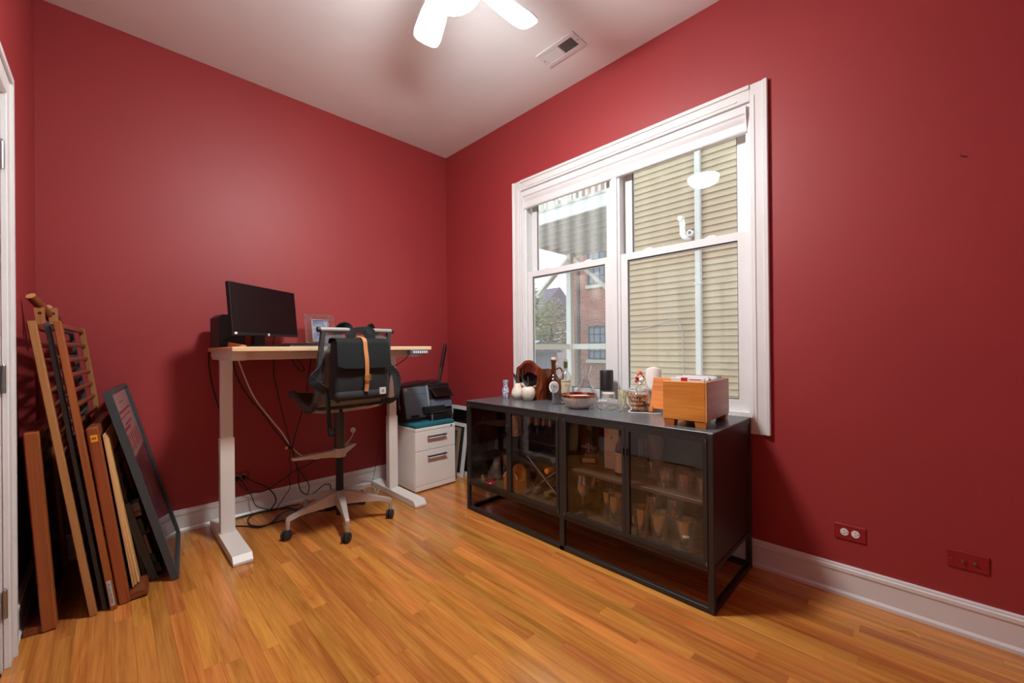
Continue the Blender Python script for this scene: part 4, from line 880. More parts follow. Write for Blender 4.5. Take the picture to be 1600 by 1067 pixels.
# ================================================================== DISMANTLED CRIB AND FRAMES IN THE LEFT CORNER
def lean(deg, rz=0.0): return (0, -math.radians(deg), rz)
def crib_rail(name, label, loc, rot, depth, height, th, n, mat, matfar, rungmat, rr, cat='crib rail'):
    t = thing(name, label, cat, loc, rot); w_ = 0.040
    obj('stile', BOX(0, th, 0, w_, 0, height, 0.002), mat, t); obj('stile', BOX(0, th, depth-w_, depth, 0, height, 0.002), matfar, t)
    for z0 in (0.004, height-0.03): obj('end_bar', BOX(th*0.1, th*0.9, w_, depth-w_, z0, z0+0.022, 0.003), rungmat, t)
    proto = None
    for k in range(n):
        z = 0.03+(height-0.06)*(k+1)/(n+1)
        if proto is None:
            proto = obj('slat', LATHE([(rr, w_-0.004), (rr, depth-w_+0.004)], 10, M=T(th/2, 0, 0) @ R(-PI/2, 'X') @ Matrix.Diagonal((0.8, 1.25, 1, 1))), rungmat, t, True); o = proto
        else:
            o = proto.copy(); COL.objects.link(o); o.parent = t
        o.location = (0, 0, z)
    return t
crib_rail('crib_rail', 'tall brown slatted crib side leaning against left wall', (-2.459, -0.790, 0), lean(7.6), 0.68, 1.285, 0.024, 17, 'crib_wood_light', 'crib_wood_light', 'crib_rung', 0.0085)
crib_rail('crib_rail', 'dark grey slatted crib side between the two brown ones', (-2.4195, -0.765, 0), lean(7.5, -0.06), 0.66, 1.280, 0.015, 20, 'crib_grey', 'crib_grey', 'crib_grey', 0.006)
cr = crib_rail('crib_rail', 'brown slatted crib side with white printed label near its foot', (-2.395, -0.790, 0), lean(7.35, -0.07), 0.70, 1.287, 0.022, 17, 'crib_wood', 'crib_wood_light', 'crib_rung', 0.0085)
lb = obj('printed_label', BOX(0.004, 0.018, -0.0012, -0.0002, 0.02, 0.135), 'label_white', cr)
bm = bmesh.new(); rl = random.Random(5)
for k in range(22):
    z = 0.03+k*0.0044; box(bm, 0.0065, 0.0065+rl.uniform(0.003, 0.009), -0.0016, -0.0011, z, z+0.0018)
obj('label_print', bm, 'ink', lb)
def crib_end(name, label, loc, rot, depth, height, th, mat, cap_side):
    t = thing(name, label, 'crib panel', loc, rot); w_ = 0.05
    obj('stile', BOX(0, th, 0, w_, 0, height, 0.004), mat, t); obj('stile', BOX(0, th, depth-w_, depth, 0, height, 0.004), mat, t)
    obj('end_bar', BOX(0, th, w_, depth-w_, height-0.05, height, 0.003), 'crib_rung', t)
    obj('panel', BOX(th*0.3, th*0.62, w_, depth-w_, 0.02, height-0.05), 'crib_panel', t)
    x0, x1 = ((th, th+0.062) if cap_side > 0 else (-0.050, 0.0))
    bm = bmesh.new(); prism(bm, [(x0, 0.001), (x1, 0.001), (x1, 0.020), (x1-0.004*cap_side, 0.028), (x0, 0.028)] if cap_side > 0 else [(x0, 0.001), (x1, 0.001), (x1, 0.028), (x0+0.004, 0.028), (x0, 0.020)], 'Y', 0.012, depth-0.01); obj('cap_rail', bm, 'crib_rung', t)
    return t
crib_end('crib_headboard', 'solid brown crib end panel closest to the left baseboard', (-2.594, -0.797, 0.003), lean(3.3), 0.66, 0.82, 0.043, 'crib_wood', -1)
ce = crib_end('crib_headboard', 'solid brown crib end panel with a small orange price sticker', (-2.368, -0.768, 0), lean(7.1, -0.07), 0.66, 0.818, 0.038, 'crib_wood', 1)
stk = obj('price_sticker', BOX(0.010, 0.032, -0.0012, -0.0002, 0.755, 0.785), 'sticker_orange', ce)
bm = bmesh.new()
for k in range(3): box(bm, 0.014+k*0.005, 0.0175+k*0.005, -0.0016, -0.0011, 0.765, 0.775)
obj('sticker_print', bm, 'bronze_brass', stk)
for k in range(3):
    o = obj('pine_strip', BOX(0, 0.0068, 0, 0.56, 0, 0.735 - 0.012*k, 0.001), 'pine_strip'); o.location = (-2.3215+0.0092*k, -0.708+0.016*k, 0.0385+0.0012*k); o.rotation_euler = lean(7.5 + 0.35*k, -0.07)
    tag(o, ['pale pine strip resting directly against the stickered crib panel', 'pale pine strip sandwiched in the middle of three', 'pale pine strip on the outer side facing the poster'][k], 'wood strip')
# black spring base
sb = thing('spring_base', 'black metal crib spring base between pine strips and grey tray', 'bed base', (-2.275, -0.600, 0), lean(9.5, -0.07))
obj('frame', (lambda b: frame_bm(b, 0, 0.46, 0, 0.68, 0, 0.012, 0.016))(bmesh.new()), 'metal_black', sb)
for k in range(7): obj('cross_wire', TUBE([(0.006, 0.01, 0.07+0.085*k), (0.006, 0.45, 0.07+0.085*k)], 0.003, 6), 'metal_black', sb)
for k in range(6): obj('spring', TUBE([(0.010+0.006*math.cos(i*1.3), 0.018+0.006*math.sin(i*1.3)*0.5, 0.11+0.085*k+i*0.0022) for i in range(14)], 0.0014, 5), 'steel', sb)
br = obj('crib_board', BOX(0, 0.018, 0, 0.22, 0, 0.70, 0.003), 'crib_wood'); br.location = (-2.232, -0.34, 0); br.rotation_euler = lean(12, -0.08); tag(br, 'plain brown board standing behind the dark grey tray', 'board')
# grey tray with blocks
tr = thing('block_tray', 'dark grey shallow tray with green and tan blocks inside', 'tray', (-2.252, -0.615, 0), lean(14.5, -0.09))
obj('back_board', BOX(0, 0.006, 0, 0.22, 0, 0.42), 'crib_grey', tr)
for a in ((0.006, 0.03, 0, 0.012, 0, 0.42), (0.006, 0.03, 0.208, 0.22, 0, 0.42), (0.006, 0.03, 0.012, 0.208, 0.408, 0.42)): obj('side', BOX(*a, 0.001), 'crib_grey', tr)
for a, mt in (((0.006, 0.050, 0.03, 0.19, 0.02, 0.07), 'green_paint'), ((0.006, 0.044, 0.02, 0.12, 0.075, 0.125), 'green_paint'), ((0.006, 0.040, 0.014, 0.05, 0.13, 0.235), 'tan_block'), ((0.006, 0.034, 0.06, 0.18, 0.14, 0.20), 'dark_line'), ((0.006, 0.046, 0.02, 0.16, 0.24, 0.32), 'green_paint'), ((0.006, 0.052, 0.03, 0.08, 0.33, 0.355), 'tan_block'), ((0.006, 0.058, 0.02, 0.11, 0.36, 0.40), 'paper_grey'), ((0.006, 0.05, 0.10, 0.19, 0.21, 0.235), 'tan_block')): obj('block', BOX(*a, 0.002), mt, tr)
# framed poster
pt = thing('framed_poster', 'large dark framed glazed poster with pale top leaning left', 'poster', (-2.178, -0.682, 0), lean(14.2, -0.105))
dp, hp_ = 0.655, 0.985
bm = bmesh.new(); frame_bm(bm, 0, dp, 0, hp_, 0, 0.030, 0.016); obj('frame', bm, 'crib_grey', pt)
m, t, p = nt('poster_print'); v_ = coords(t); sx = t.nodes.new('ShaderNodeSeparateXYZ'); t.links.new(v_, sx.inputs[0])
pic = ramp(t, noise(t, mapping(t, v_, (1, 3, 1.2)), 9, 4, 1.5), [(0.35, S(70, 48, 62)), (0.55, S(112, 74, 84)), (0.75, S(206, 176, 160))])
st = t.nodes.new('ShaderNodeMath'); st.operation = 'GREATER_THAN'; st.inputs[1].default_value = 0.63; t.links.new(sx.outputs[2], st.inputs[0])
mx = t.nodes.new('ShaderNodeMix'); mx.data_type = 'RGBA'; t.links.new(st.outputs[0], mx.inputs[0]); t.links.new(pic, mx.inputs[6]); mx.inputs[7].default_value = S(236, 214, 208)
t.links.new(mx.outputs[2], p.inputs['Base Color']); setp(p, Roughness=0.6)
obj('print', BOX(0.010, 0.016, 0.012, dp-0.012, 0.012, hp_-0.012), 'poster_print', pt)
bm = bmesh.new(); rk = random.Random(9)
for (z0, hh, y0, y1) in ((0.905, 0.006, 0.25, 0.40), (0.855, 0.012, 0.10, 0.56), (0.83, 0.006, 0.12, 0.52), (0.79, 0.010, 0.20, 0.46), (0.765, 0.016, 0.10, 0.36)): box(bm, 0.0158, 0.0164, y0, y1, z0, z0+hh)
for k in range(7): box(bm, 0.0158, 0.0164, 0.12+k*0.065, 0.12+k*0.065+(0.02 if k % 2 else 0.035), 0.655, 0.745)
obj('lettering', bm, 'rose_red', pt)
obj('glazing', BOX(0.0185, 0.0205, 0.014, dp-0.014, 0.014, hp_-0.014), 'poster_glass', pt)
# bits resting on top of the rails
for k, (x0, y0) in enumerate(((-2.627, -0.50), (-2.590, -0.46))):
    t_ = thing('drilled_bracket', ['tan wooden bracket with a hole on crib top near the wall', 'tan wooden bracket with a hole on top beside the dark grey rail'][k], 'bracket', (x0+0.014, y0, 1.276+0.002*k), (0, -0.06, 0.1*k))
    bm = bmesh.new(); loft(bm, [[(-0.014, -0.006, 0), (0.014, -0.006, 0), (0.014, 0.006, 0), (-0.014, 0.006, 0)], [(-0.017, -0.006, 0.075), (0.016, -0.006, 0.078), (0.016, 0.006, 0.078), (-0.017, 0.006, 0.075)]]); obj('bar', bm, 'crib_wood_light', t_)
    obj('hole', LATHE([(0.0065, -0.0005), (0.0065, 0.0006)], 14, M=T(0, -0.0061, 0.05) @ R(PI/2, 'X')), 'crib_panel', t_)
for k, (a, b, l) in enumerate((((-2.640, -0.53, 1.400), (-2.572, -0.42, 1.285), 'thick round wooden leg with pale cut end lying on crib top'), ((-2.596, -0.42, 1.360), (-2.562, -0.20, 1.275), 'second round wooden leg lying over the grey crib rail'))):
    A, B = Vector(a), Vector(b); t_ = thing('round_leg', l, 'leg', b); d = (B-A).normalized()
    obj('shaft', TUBE([A, B], 0.018 if k == 0 else 0.014, 16), 'crib_rung', t_, True, world=True); obj('cut_end', TUBE([A-d*0.001, A+d*0.002], 0.0165 if k == 0 else 0.0125, 16), 'pine_strip', t_, world=True)

# ================================================================== CABLES
CABLE = {
  'white': [(-1.825,-0.3,1.115),(-1.771,-0.28,0.954),(-1.714,-0.26,0.824),(-1.612,-0.22,0.672),(-1.549,-0.2,0.582),(-1.487,-0.18,0.474),(-1.411,-0.15,0.387),(-1.313,-0.12,0.334),(-1.237,-0.1,0.33),(-1.153,-0.07,0.338),(-1.06,-0.05,0.374),(-0.994,-0.03,0.422),(-0.965,-0.015,0.478)],
  'blackthick': [(-1.849,-0.3,1.116),(-1.819,-0.28,0.978),(-1.75,-0.26,0.84),(-1.669,-0.22,0.731),(-1.588,-0.2,0.601),(-1.502,-0.19,0.47)],
  'mid': [(-1.605,-0.25,1.137),(-1.603,-0.24,0.985),(-1.579,-0.22,0.874),(-1.55,-0.21,0.738),(-1.52,-0.2,0.609),(-1.49,-0.19,0.472)],
  'right': [(-1.36,-0.25,1.134),(-1.388,-0.24,0.929),(-1.395,-0.22,0.813),(-1.427,-0.21,0.679),(-1.463,-0.2,0.546),(-1.477,-0.19,0.465)],
  'low1': [(-1.487,-0.18,0.456),(-1.493,-0.17,0.365),(-1.478,-0.16,0.301),(-1.488,-0.15,0.247),(-1.482,-0.14,0.165),(-1.513,-0.13,0.111),(-1.551,-0.12,0.051),(-1.557,-0.08,0.01)],
  'low2': [(-1.479,-0.18,0.455),(-1.447,-0.17,0.333),(-1.424,-0.16,0.28),(-1.369,-0.15,0.186),(-1.353,-0.14,0.128),(-1.376,-0.14,0.064),(-1.434,-0.215,0.03),(-1.439,-0.203,0.01)],
  'low3': [(-1.478,-0.19,0.456),(-1.439,-0.17,0.286),(-1.426,-0.15,0.177),(-1.398,-0.13,0.109),(-1.339,-0.11,0.07),(-1.282,-0.09,0.08),(-1.228,-0.07,0.105),(-1.176,-0.06,0.096),(-1.162,-0.06,0.047)],
  'plug1': [(-1.736,-0.03,0.286),(-1.691,-0.05,0.24),(-1.618,-0.07,0.191),(-1.571,-0.09,0.13),(-1.562,-0.1,0.08),(-1.589,-0.11,0.045),(-1.605,-0.063,0.01)],
  'plug2': [(-1.773,-0.03,0.285),(-1.729,-0.05,0.205),(-1.701,-0.06,0.143),(-1.677,-0.07,0.073),(-1.591,-0.036,0.012)],
  'wallrun': [(-1.795,-0.05,0.282),(-1.748,-0.05,0.21),(-1.693,-0.06,0.168),(-1.616,-0.06,0.161),(-1.516,-0.07,0.212),(-1.437,-0.09,0.264),(-1.374,-0.1,0.285),(-1.284,-0.1,0.32),(-1.227,-0.1,0.338)],
  'floor1': [(-1.821,-0.042,0.006),(-1.743,-0.017,0.006),(-1.641,0.005,0.006),(-1.551,-0.039,0.006),(-1.466,-0.11,0.006),(-1.46,-0.216,0.006),(-1.538,-0.29,0.006),(-1.638,-0.303,0.006),(-1.708,-0.286,0.006),(-1.744,-0.207,0.006),(-1.728,-0.093,0.006),(-1.664,-0.042,0.012),(-1.578,-0.066,0.012),(-1.471,-0.053,0.006),(-1.399,-0.075,0.006)],
  'floor2': [(-1.84,-0.15,0.006),(-1.766,-0.226,0.006),(-1.713,-0.308,0.006),(-1.636,-0.296,0.012),(-1.563,-0.193,0.012),(-1.482,-0.165,0.012),(-1.393,-0.219,0.006),(-1.321,-0.327,0.006),(-1.244,-0.358,0.006),(-1.144,-0.34,0.006),(-1.071,-0.362,0.006)],
  'deskside': [(-1.837,-0.33,1.243),(-1.891,-0.3,1.215),(-1.918,-0.2,1.189),(-1.922,-0.02,1.158),(-1.929,-0.02,1.078),(-1.916,-0.02,0.95),(-1.893,-0.02,0.834),(-1.862,-0.02,0.711)],
  'loop': [(-1.525,-0.3,1.127),(-1.489,-0.3,1.048),(-1.453,-0.3,1.006),(-1.432,-0.3,1.01),(-1.44,-0.3,1.037),(-1.473,-0.3,1.078),(-1.501,-0.3,1.127)],
  'ctrl': [(-0.869,-0.75,1.132),(-0.874,-0.74,1.105),(-0.882,-0.7,1.072),(-0.909,-0.62,1.03),(-0.933,-0.55,1.001),(-0.912,-0.45,1.007),(-0.896,-0.4,1.079)],
  'thin': [(-0.799,-0.2,0.548),(-0.775,-0.08,0.312),(-0.795,-0.06,0.166),(-0.819,-0.06,0.047),(-0.85,-0.101,0.01)],
  'wloop': [(-1.042,-0.05,0.086),(-0.968,-0.05,0.095),(-0.886,-0.05,0.092),(-0.818,-0.06,0.068),(-0.772,-0.07,0.022),(-0.766,-0.08,-0.015),(-0.887,-0.278,0.01),(-0.949,-0.318,0.006),(-0.946,-0.2,0.006),(-0.9,-0.077,0.006),(-0.848,-0.085,0.006),(-0.865,-0.2,0.006),(-0.933,-0.296,0.006),(-0.996,-0.308,0.006)],
  'monitor': [(-1.628,-0.36,1.262),(-1.591,-0.2,1.225),(-1.562,-0.05,1.169),(-1.55,-0.02,1.09),(-1.555,-0.05,0.975)],
}
def cable(key, r, mat, label, name='cable'):
    pts = [(x, min(y, -0.028), max(z, r*1.05)) for x, y, z in CABLE[key]]
    o = obj(name, TUBE(pts, r, 8, smooth=5), mat, None, True); tag(o, label, 'cable', 'cables under the desk'); return o
cable('white', 0.0042, 'cable_white', 'white network cable from the desk to the round wall port', 'network_cable')
cable('blackthick', 0.0045, 'cable_black', 'black cable running beside the white cable into the bundle')
cable('mid', 0.0038, 'cable_black', 'black cable dropping from mid desk into the tied bundle')
cable('right', 0.0042, 'cable_black', 'black cable beside the chair seat curving into the tied bundle')
cable('low1', 0.0026, 'cable_black', 'thin black cable hanging straight below the tied bundle')
cable('low2', 0.0036, 'cable_black', 'black cable below the bundle ending beside a chair leg')
cable('low3', 0.0036, 'cable_black', 'black cable below the bundle looping up over the baseboard')
cable('plug1', 0.0042, 'cable_black', 'thick black power cord curving from the outlet')
cable('plug2', 0.003, 'cable_black', 'thin black power cord dropping from the outlet')
cable('wallrun', 0.0036, 'cable_black', 'black cable sagging across the red wall above the baseboard')
cable('floor1', 0.0042, 'cable_black', 'black cord looped on the floor beside the baseboard')
cable('floor2', 0.0042, 'cable_black', 'black cord lying on the floor towards the chair base')
cable('deskside', 0.0042, 'cable_black', 'black cable falling past the left end of the desk')
cable('loop', 0.0036, 'cable_black', 'small black cable loop hanging under the desk beam')
cable('ctrl', 0.003, 'cable_black', 'thin black cable from the desk control panel to right leg')
cable('thin', 0.0022, 'cable_black', 'very thin black cable beside the right desk leg')
cable('wloop', 0.0034, 'cable_white', 'white cable coiled on the floor behind the right desk leg')
cable('monitor', 0.0034, 'cable_black', 'black cable hanging down behind the monitor')
ct = thing('cable_tie', 'black cable tie with a yellow tag bundling the cables', 'cable tie', (-1.490, -0.186, 0.462))
obj('band', LATHE([(0.010, -0.012), (0.017, -0.010), (0.018, 0), (0.017, 0.010), (0.010, 0.012)], 14), 'cable_black', ct, True); obj('tag', BOX(-0.034, -0.016, -0.008, 0.006, -0.007, 0.010, 0.002), 'yellow', ct)
wp = thing('wall_port', 'small white round cable port on the red wall', 'wall port', (-0.962, 0, 0.482))
obj('disc', LATHE([(0.0, 0.0), (0.022, 0.0), (0.022, 0.004), (0.014, 0.010), (0.0, 0.011)], 20, M=R(PI/2, 'X')), 'logo_white', wp, True); obj('boot', TUBE([(0, -0.006, 0), (-0.003, -0.02, -0.01)], 0.007, 10), 'cable_white', wp, True)
for (x, l) in ((-1.7375, 'round black plug in the outlet with thick cord'), (-1.7765, 'square black plug in the outlet beside desk leg')):
    t_ = thing('plug', l, 'plug', (x, -0.008, 0.275)); obj('body', LATHE([(0.0, 0.0), (0.013, 0.0), (0.012, 0.018), (0.007, 0.026), (0.004, 0.034), (0, 0.034)], 14, M=R(PI/2+0.3, 'X')), 'cable_black', t_, True)
    obj('face', LATHE([(0.014, -0.0006), (0.014, 0.0012)], 16, M=R(PI/2, 'X')), 'black_plastic', t_)
pbk = thing('power_brick', 'black power brick on floor behind the chair base', 'power brick', (-1.23, -0.30, 0), (0, 0, 0.4))
obj('case', BOX(-0.075, 0.075, -0.03, 0.03, 0, 0.036, 0.006), 'black_plastic', pbk); obj('cord_boot', TUBE([(0.07, 0, 0.018), (0.10, 0, 0.014)], [0.008, 0.004], 8), 'cable_black', pbk)
yw = obj('wire_scrap', TUBE([(-0.152, -3.208, 0.004), (-0.152, -3.246, 0.004), (-0.130, -3.286, 0.006), (-0.150, -3.315, 0.003)], 0.0015, 6, smooth=5), 'yellow'); tag(yw, 'short bent scrap of yellow wire on the oak floor', 'wire')
# ================================================================== SIDEBOARD
BX0, BX1, BY0, BY1, BH = -0.575, -0.026, -2.700, -1.022, 0.777
sbd = thing('sideboard', 'long black metal sideboard with four smoked glass doors under window', 'cabinet', ((BX0+BX1)/2, (BY0+BY1)/2, 0))
def sp_(name, *a, mat='metal_black', par=None, bev=0.002): return obj(name, BOX(*a, bev), mat, par or sbd, world=True)
tt = 0.025
sp_('top', BX0, BX1, BY0, BY1, BH-0.006, BH, mat='metal_top_lit')
YC = -1.8815
for (xx, yy) in ((BX0, BY0), (BX0, BY1-tt), (BX1-tt, BY0), (BX1-tt, BY1-tt), (BX0, YC-0.0165), (BX1-tt, YC-0.0165)):
    wy = 0.033 if abs(yy-(YC-0.0165)) < 1e-6 else tt
    sp_('leg', xx, xx+tt, yy, yy+wy, 0.0, BH-0.005)
for z0 in (0.0, 0.178, BH-0.030):
    for xx in (BX0, BX1-tt):
        if xx == BX0 and z0 > 0.1: sp_('rail', xx+0.002, xx+tt-0.002, BY0+tt-0.001, BY1-tt+0.001, z0, z0+tt)
        else: sp_('rail', xx, xx+tt, BY0+tt-0.001, BY1-tt+0.001, z0, z0+tt)
    for yy in (BY0, BY1-tt): sp_('rail', BX0+tt-0.001, BX1-tt+0.001, yy, yy+tt, z0, z0+tt)
sp_('side_panel', BX0+tt-0.002, BX1-tt+0.002, BY0+0.004, BY0+0.010, 0.19, BH-0.02); sp_('side_panel', BX0+tt-0.002, BX1-tt+0.002, BY1-0.010, BY1-0.004, 0.19, BH-0.02)
sp_('back_panel', BX1-0.012, BX1-0.006, BY0+0.01, BY1-0.01, 0.19, BH-0.01)
sp_('floor_panel', BX0+0.023, BX1-0.01, BY0+0.01, BY1-0.01, 0.184, 0.196, mat='cabinet_shelf')
sp_('divider', BX0+0.026, BX1-0.012, YC-0.006, YC+0.006, 0.196, BH-0.006)
sp_('shelf', BX0+0.055, BX1-0.012, BY0+0.012, YC-0.006, 0.437, 0.455, mat='cabinet_shelf')
sp_('shelf', -0.25, BX1-0.012, YC+0.006, BY1-0.012, 0.474, 0.490, mat='cabinet_shelf')
for i, (y0, y1) in enumerate(((-1.4555, -1.0485), (-1.8640, -1.4575), (-2.2870, -1.8995), (-2.6755, -2.2890))):
    bm = bmesh.new(); frame_bm(bm, y0, y1, 0.2045, 0.7505, BX0-0.004, BX0+0.014, 0.019); dr = obj('door', bm, 'metal_black', sbd, world=True)
    obj('pane', BOX(BX0+0.004, BX0+0.007, y0+0.016, y1-0.016, 0.2205, 0.7345), 'smoked_glass', dr, world=True)
    ye = y0 if i in (0, 2) else y1; s = 1 if i in (0, 2) else -1
    bm = bmesh.new(); box(bm, BX0-0.017, BX0-0.003, min(ye+s*0.003, ye+s*0.013), max(ye+s*0.003, ye+s*0.013), 0.612, 0.652, 0.002); obj('handle', bm, 'metal_black', dr, world=True)
    yh = y1 if i in (0, 2) else y0
    for z in (0.212, 0.742): obj('hinge_pin', LATHE([(0.003, -0.008), (0.003, 0.008)], 8, (BX0-0.0035, yh-s*0.005 if False else yh + (-0.004 if i in (0, 2) else 0.004), z)), 'brushed', dr, world=True)

# ------------------------------------------------------------------ things inside (bottom z=0.196, shelf z=0.455)
BZ, SZ = 0.1962, 0.4552
def glassware(name, label, cat, prof, loc, mat='ware_glass', group=None, n=24):
    o = obj(name, LATHE(prof, n, cap=False), mat, None, True, angle=50); o.location = loc; tag(o, label, cat, group); return o
def wine_prof(h, br, fr=0.032):
    return [(0.001, 0.0), (fr, 0.0), (fr, 0.0015), (0.006, 0.006), (0.0042, 0.014), (0.0042, h*0.44), (0.007, h*0.48), (br*0.7, h*0.55), (br, h*0.68), (br*0.98, h*0.80), (br*0.82, h), (br*0.80, h), (br*0.95, h*0.80), (br*0.97, h*0.68), (br*0.66, h*0.56), (0.001, h*0.50)]
glassware('wine_glass', 'stemmed wine glass standing close behind the third glass door', 'wine glass', wine_prof(0.235, 0.040), (-0.498, -1.972, BZ))
glassware('wine_glass', 'stemmed wine glass standing deeper behind the third glass door', 'wine glass', wine_prof(0.235, 0.040), (-0.375, -1.963, BZ))
def tum_prof(h, r0, r1, th=0.0025, fl=0.006): return [(0.0005, 0), (r0*0.95, 0), (r0, 0.003), (r1, h), (r1-th, h), (r0-th, fl+0.004), (r0*0.7, fl), (0.0005, fl)]
glassware('tall_glass', 'plain straight glass alone beside the two wine glasses', 'glass', tum_prof(0.155, 0.034, 0.038), (-0.430, -2.096, BZ))
glassware('tall_glass', 'plain straight glass beside the pint glass with blue emblem', 'glass', tum_prof(0.160, 0.034, 0.038), (-0.470, -2.165, BZ))
pint = tum_prof(0.150, 0.031, 0.043, 0.003, 0.012)
p1 = thing('pint_glass', 'pint glass with round blue and white emblem behind fourth door', 'pint glass', (-0.505, -2.332, BZ))
obj('bowl', LATHE(pint, 24, cap=False), 'ware_glass', p1, True)
Bv = basis((-0.030, 0.026, 0.085), (-0.60, -0.8, 0), (0, 0, 1)); em = obj('emblem', LATHE([(0.0005, 0), (0.021, 0)], 24, M=Bv, cap=False), 'blue_ink', p1)
obj('emblem_ring', LATHE([(0.0195, 0.0006), (0.0212, 0.0006)], 24, M=Bv, cap=False), 'logo_white', em); obj('emblem_mark', TUBE([Bv @ Vector(q) for q in ((-0.006, 0.011, 0.0007), (0.005, 0.006, 0.0007), (-0.004, -0.001, 0.0007), (0.007, -0.009, 0.0007))], 0.003, 6), 'logo_white', em)
glassware('pint_glass', 'plain clear pint glass standing between two marked pint glasses', 'pint glass', pint, (-0.505, -2.428, BZ))
p3 = thing('pint_glass', 'pint glass with faint white print beside the right cabinet side', 'pint glass', (-0.500, -2.548, BZ)); obj('bowl', LATHE(pint, 24, cap=False), 'ware_glass', p3, True)
bm = bmesh.new()
for k in range(7):
    a = math.radians(190+k*6); rr_ = 0.0385; box(bm, -0.001, 0.001, -0.002, 0.002, -0.004-(k % 2)*0.003, 0.004, 0, T(rr_*math.cos(a), rr_*math.sin(a), 0.085) @ R(a, 'Z'))
obj('print', bm, 'logo_white', p3)
tulip = [(0.0005, 0), (0.033, 0), (0.033, 0.002), (0.007, 0.010), (0.005, 0.02), (0.005, 0.05), (0.012, 0.065), (0.036, 0.095), (0.041, 0.125), (0.037, 0.165), (0.034, 0.195), (0.032, 0.195), (0.039, 0.125), (0.034, 0.097), (0.0005, 0.07)]
for (x, y, l, k) in ((-0.425, -2.355, 'stemmed tulip beer glass with painted star behind blue emblem pint', 0), (-0.400, -2.452, 'stemmed tulip beer glass with painted star behind faint printed pint', 1)):
    t_ = thing('beer_glass', l, 'beer glass', (x, y, BZ)); obj('bowl', LATHE(tulip, 24, cap=False), 'ware_glass' , t_, True)
    B2 = basis((-0.032, -0.028, 0.125), (0.66, -0.75, 0), (0, 0, 1)); star = []
    for i in range(10):
        a = PI/2+i*PI/5; r_ = 0.019 if i % 2 == 0 else 0.008; star.append(B2 @ Vector((r_*math.cos(a), r_*math.sin(a), 0)))
    bm = bmesh.new(); bm.faces.new([bm.verts.new(q) for q in star]); obj('star', bm, 'red_foil', t_)
    obj('hop', LATHE([(0.0005, 0.0008), (0.006, 0.0008)], 12, M=B2 @ T(0, -0.006, 0.0004), cap=False), 'yellow', t_)
    if k == 0: obj('leaf', LATHE([(0.0005, 0.0), (0.011, 0.0)], 12, M=B2 @ T(0.012, 0.016, 0.0004), cap=False), 'green_paint', t_)
glassware('low_glass', 'low clear glass in back corner beside the faint printed pint', 'glass', tum_prof(0.10, 0.034, 0.037), (-0.33, -2.545, BZ))
glassware('low_glass', 'low clear glass tucked against the right cabinet side panel', 'glass', tum_prof(0.11, 0.034, 0.037), (-0.445, -2.635, BZ))
rock = [(0.0005, 0), (0.038, 0), (0.040, 0.003), (0.0405, 0.022), (0.039, 0.026), (0.041, 0.085), (0.0385, 0.085), (0.036, 0.028), (0.030, 0.022), (0.0005, 0.020)]
for (x, y, l) in ((-0.330, -2.320, 'cut crystal tumbler deepest on the shelf behind the fourth door'), (-0.432, -2.428, 'cut crystal tumbler in the middle of the shelf row'), (-0.434, -2.526, 'cut crystal tumbler right of the middle one on the shelf'), (-0.428, -2.612, 'cut crystal tumbler touching the right cabinet side on the shelf'), (-0.30, -2.46, 'cut crystal tumbler standing in the second shelf row')):
    t_ = thing('tumbler', l, 'tumbler', (x, y, SZ)); obj('bowl', LATHE(rock, 24, cap=False), 'ware_glass', t_, True)
    bm = bmesh.new()
    for k in range(16):
        a = k*PI/8
        for zz in (0.006, 0.014): box(bm, -0.003, 0.003, -0.003, 0.003, -0.003, 0.003, 0, T(0.0405*math.cos(a+zz*20), 0.0405*math.sin(a+zz*20), zz) @ R(a, 'Z') @ R(PI/4, 'X'))
    obj('cut_facets', bm, 'ware_glass', t_)
glassware('tall_glass', 'tall narrow glass standing behind the shelf tumblers', 'glass', tum_prof(0.16, 0.025, 0.028), (-0.20, -2.175, SZ))
vs = obj('shell_vase', LATHE([(0.0005, 0), (0.022, 0), (0.03, 0.02), (0.045, 0.08), (0.05, 0.13), (0.045, 0.17), (0.03, 0.2), (0.027, 0.2), (0.04, 0.165), (0.045, 0.13), (0.04, 0.08), (0.0005, 0.01)], 24, cap=False), 'ceramic_cream', None, True); vs.location = (-0.105, -2.215, SZ); tag(vs, 'cream ribbed vase at the back of the right shelf', 'vase')
# whisky bottle, box, second bottle on the shelf
wb = thing('whiskey_bottle', 'flat amber whiskey bottle with white lettering on right shelf', 'bottle', (-0.375, -1.935, SZ), (0, 0, 0.5))
flat = Matrix.Diagonal((0.55, 1.0, 1, 1))
body = [(0.0005, 0), (0.052, 0), (0.055, 0.005), (0.056, 0.10), (0.050, 0.14), (0.030, 0.165), (0.0145, 0.180), (0.013, 0.235), (0.0005, 0.236)]
obj('body', LATHE(body, 28, M=flat, cap=False), 'amber_glass', wb, True); obj('liquor', LATHE([(0.0005, 0.004), (0.050, 0.004), (0.051, 0.055), (0.0005, 0.056)], 24, M=flat, cap=False), 'whisky', wb, True)
obj('stopper', LATHE([(0.0145, 0.205), (0.0145, 0.252), (0.012, 0.255), (0.0005, 0.255)], 18, M=flat @ Matrix.Diagonal((1.6, 1, 1, 1)), cap=False), 'brushed', wb, True)
obj('label', BOX(-0.0325, -0.0312, -0.036, 0.036, 0.02, 0.043), 'paper_cream', wb)
Bw = basis((-0.0325, 0, 0.105), (0, -1, 0), (0, 0, 1)); bm = bmesh.new()
for (a, b) in (((-0.044, 0.012), (0.044, 0.004)), ((-0.042, 0.004), (0.044, -0.006)), ((-0.022, 0.012), (0.0, 0.022)), ((0.0, 0.022), (0.022, 0.010)), ((0, 0.03), (0, -0.024))): tube(bm, [Bw @ Vector((a[0], a[1], 0)), Bw @ Vector((b[0], b[1], 0))], 0.0011, 5)
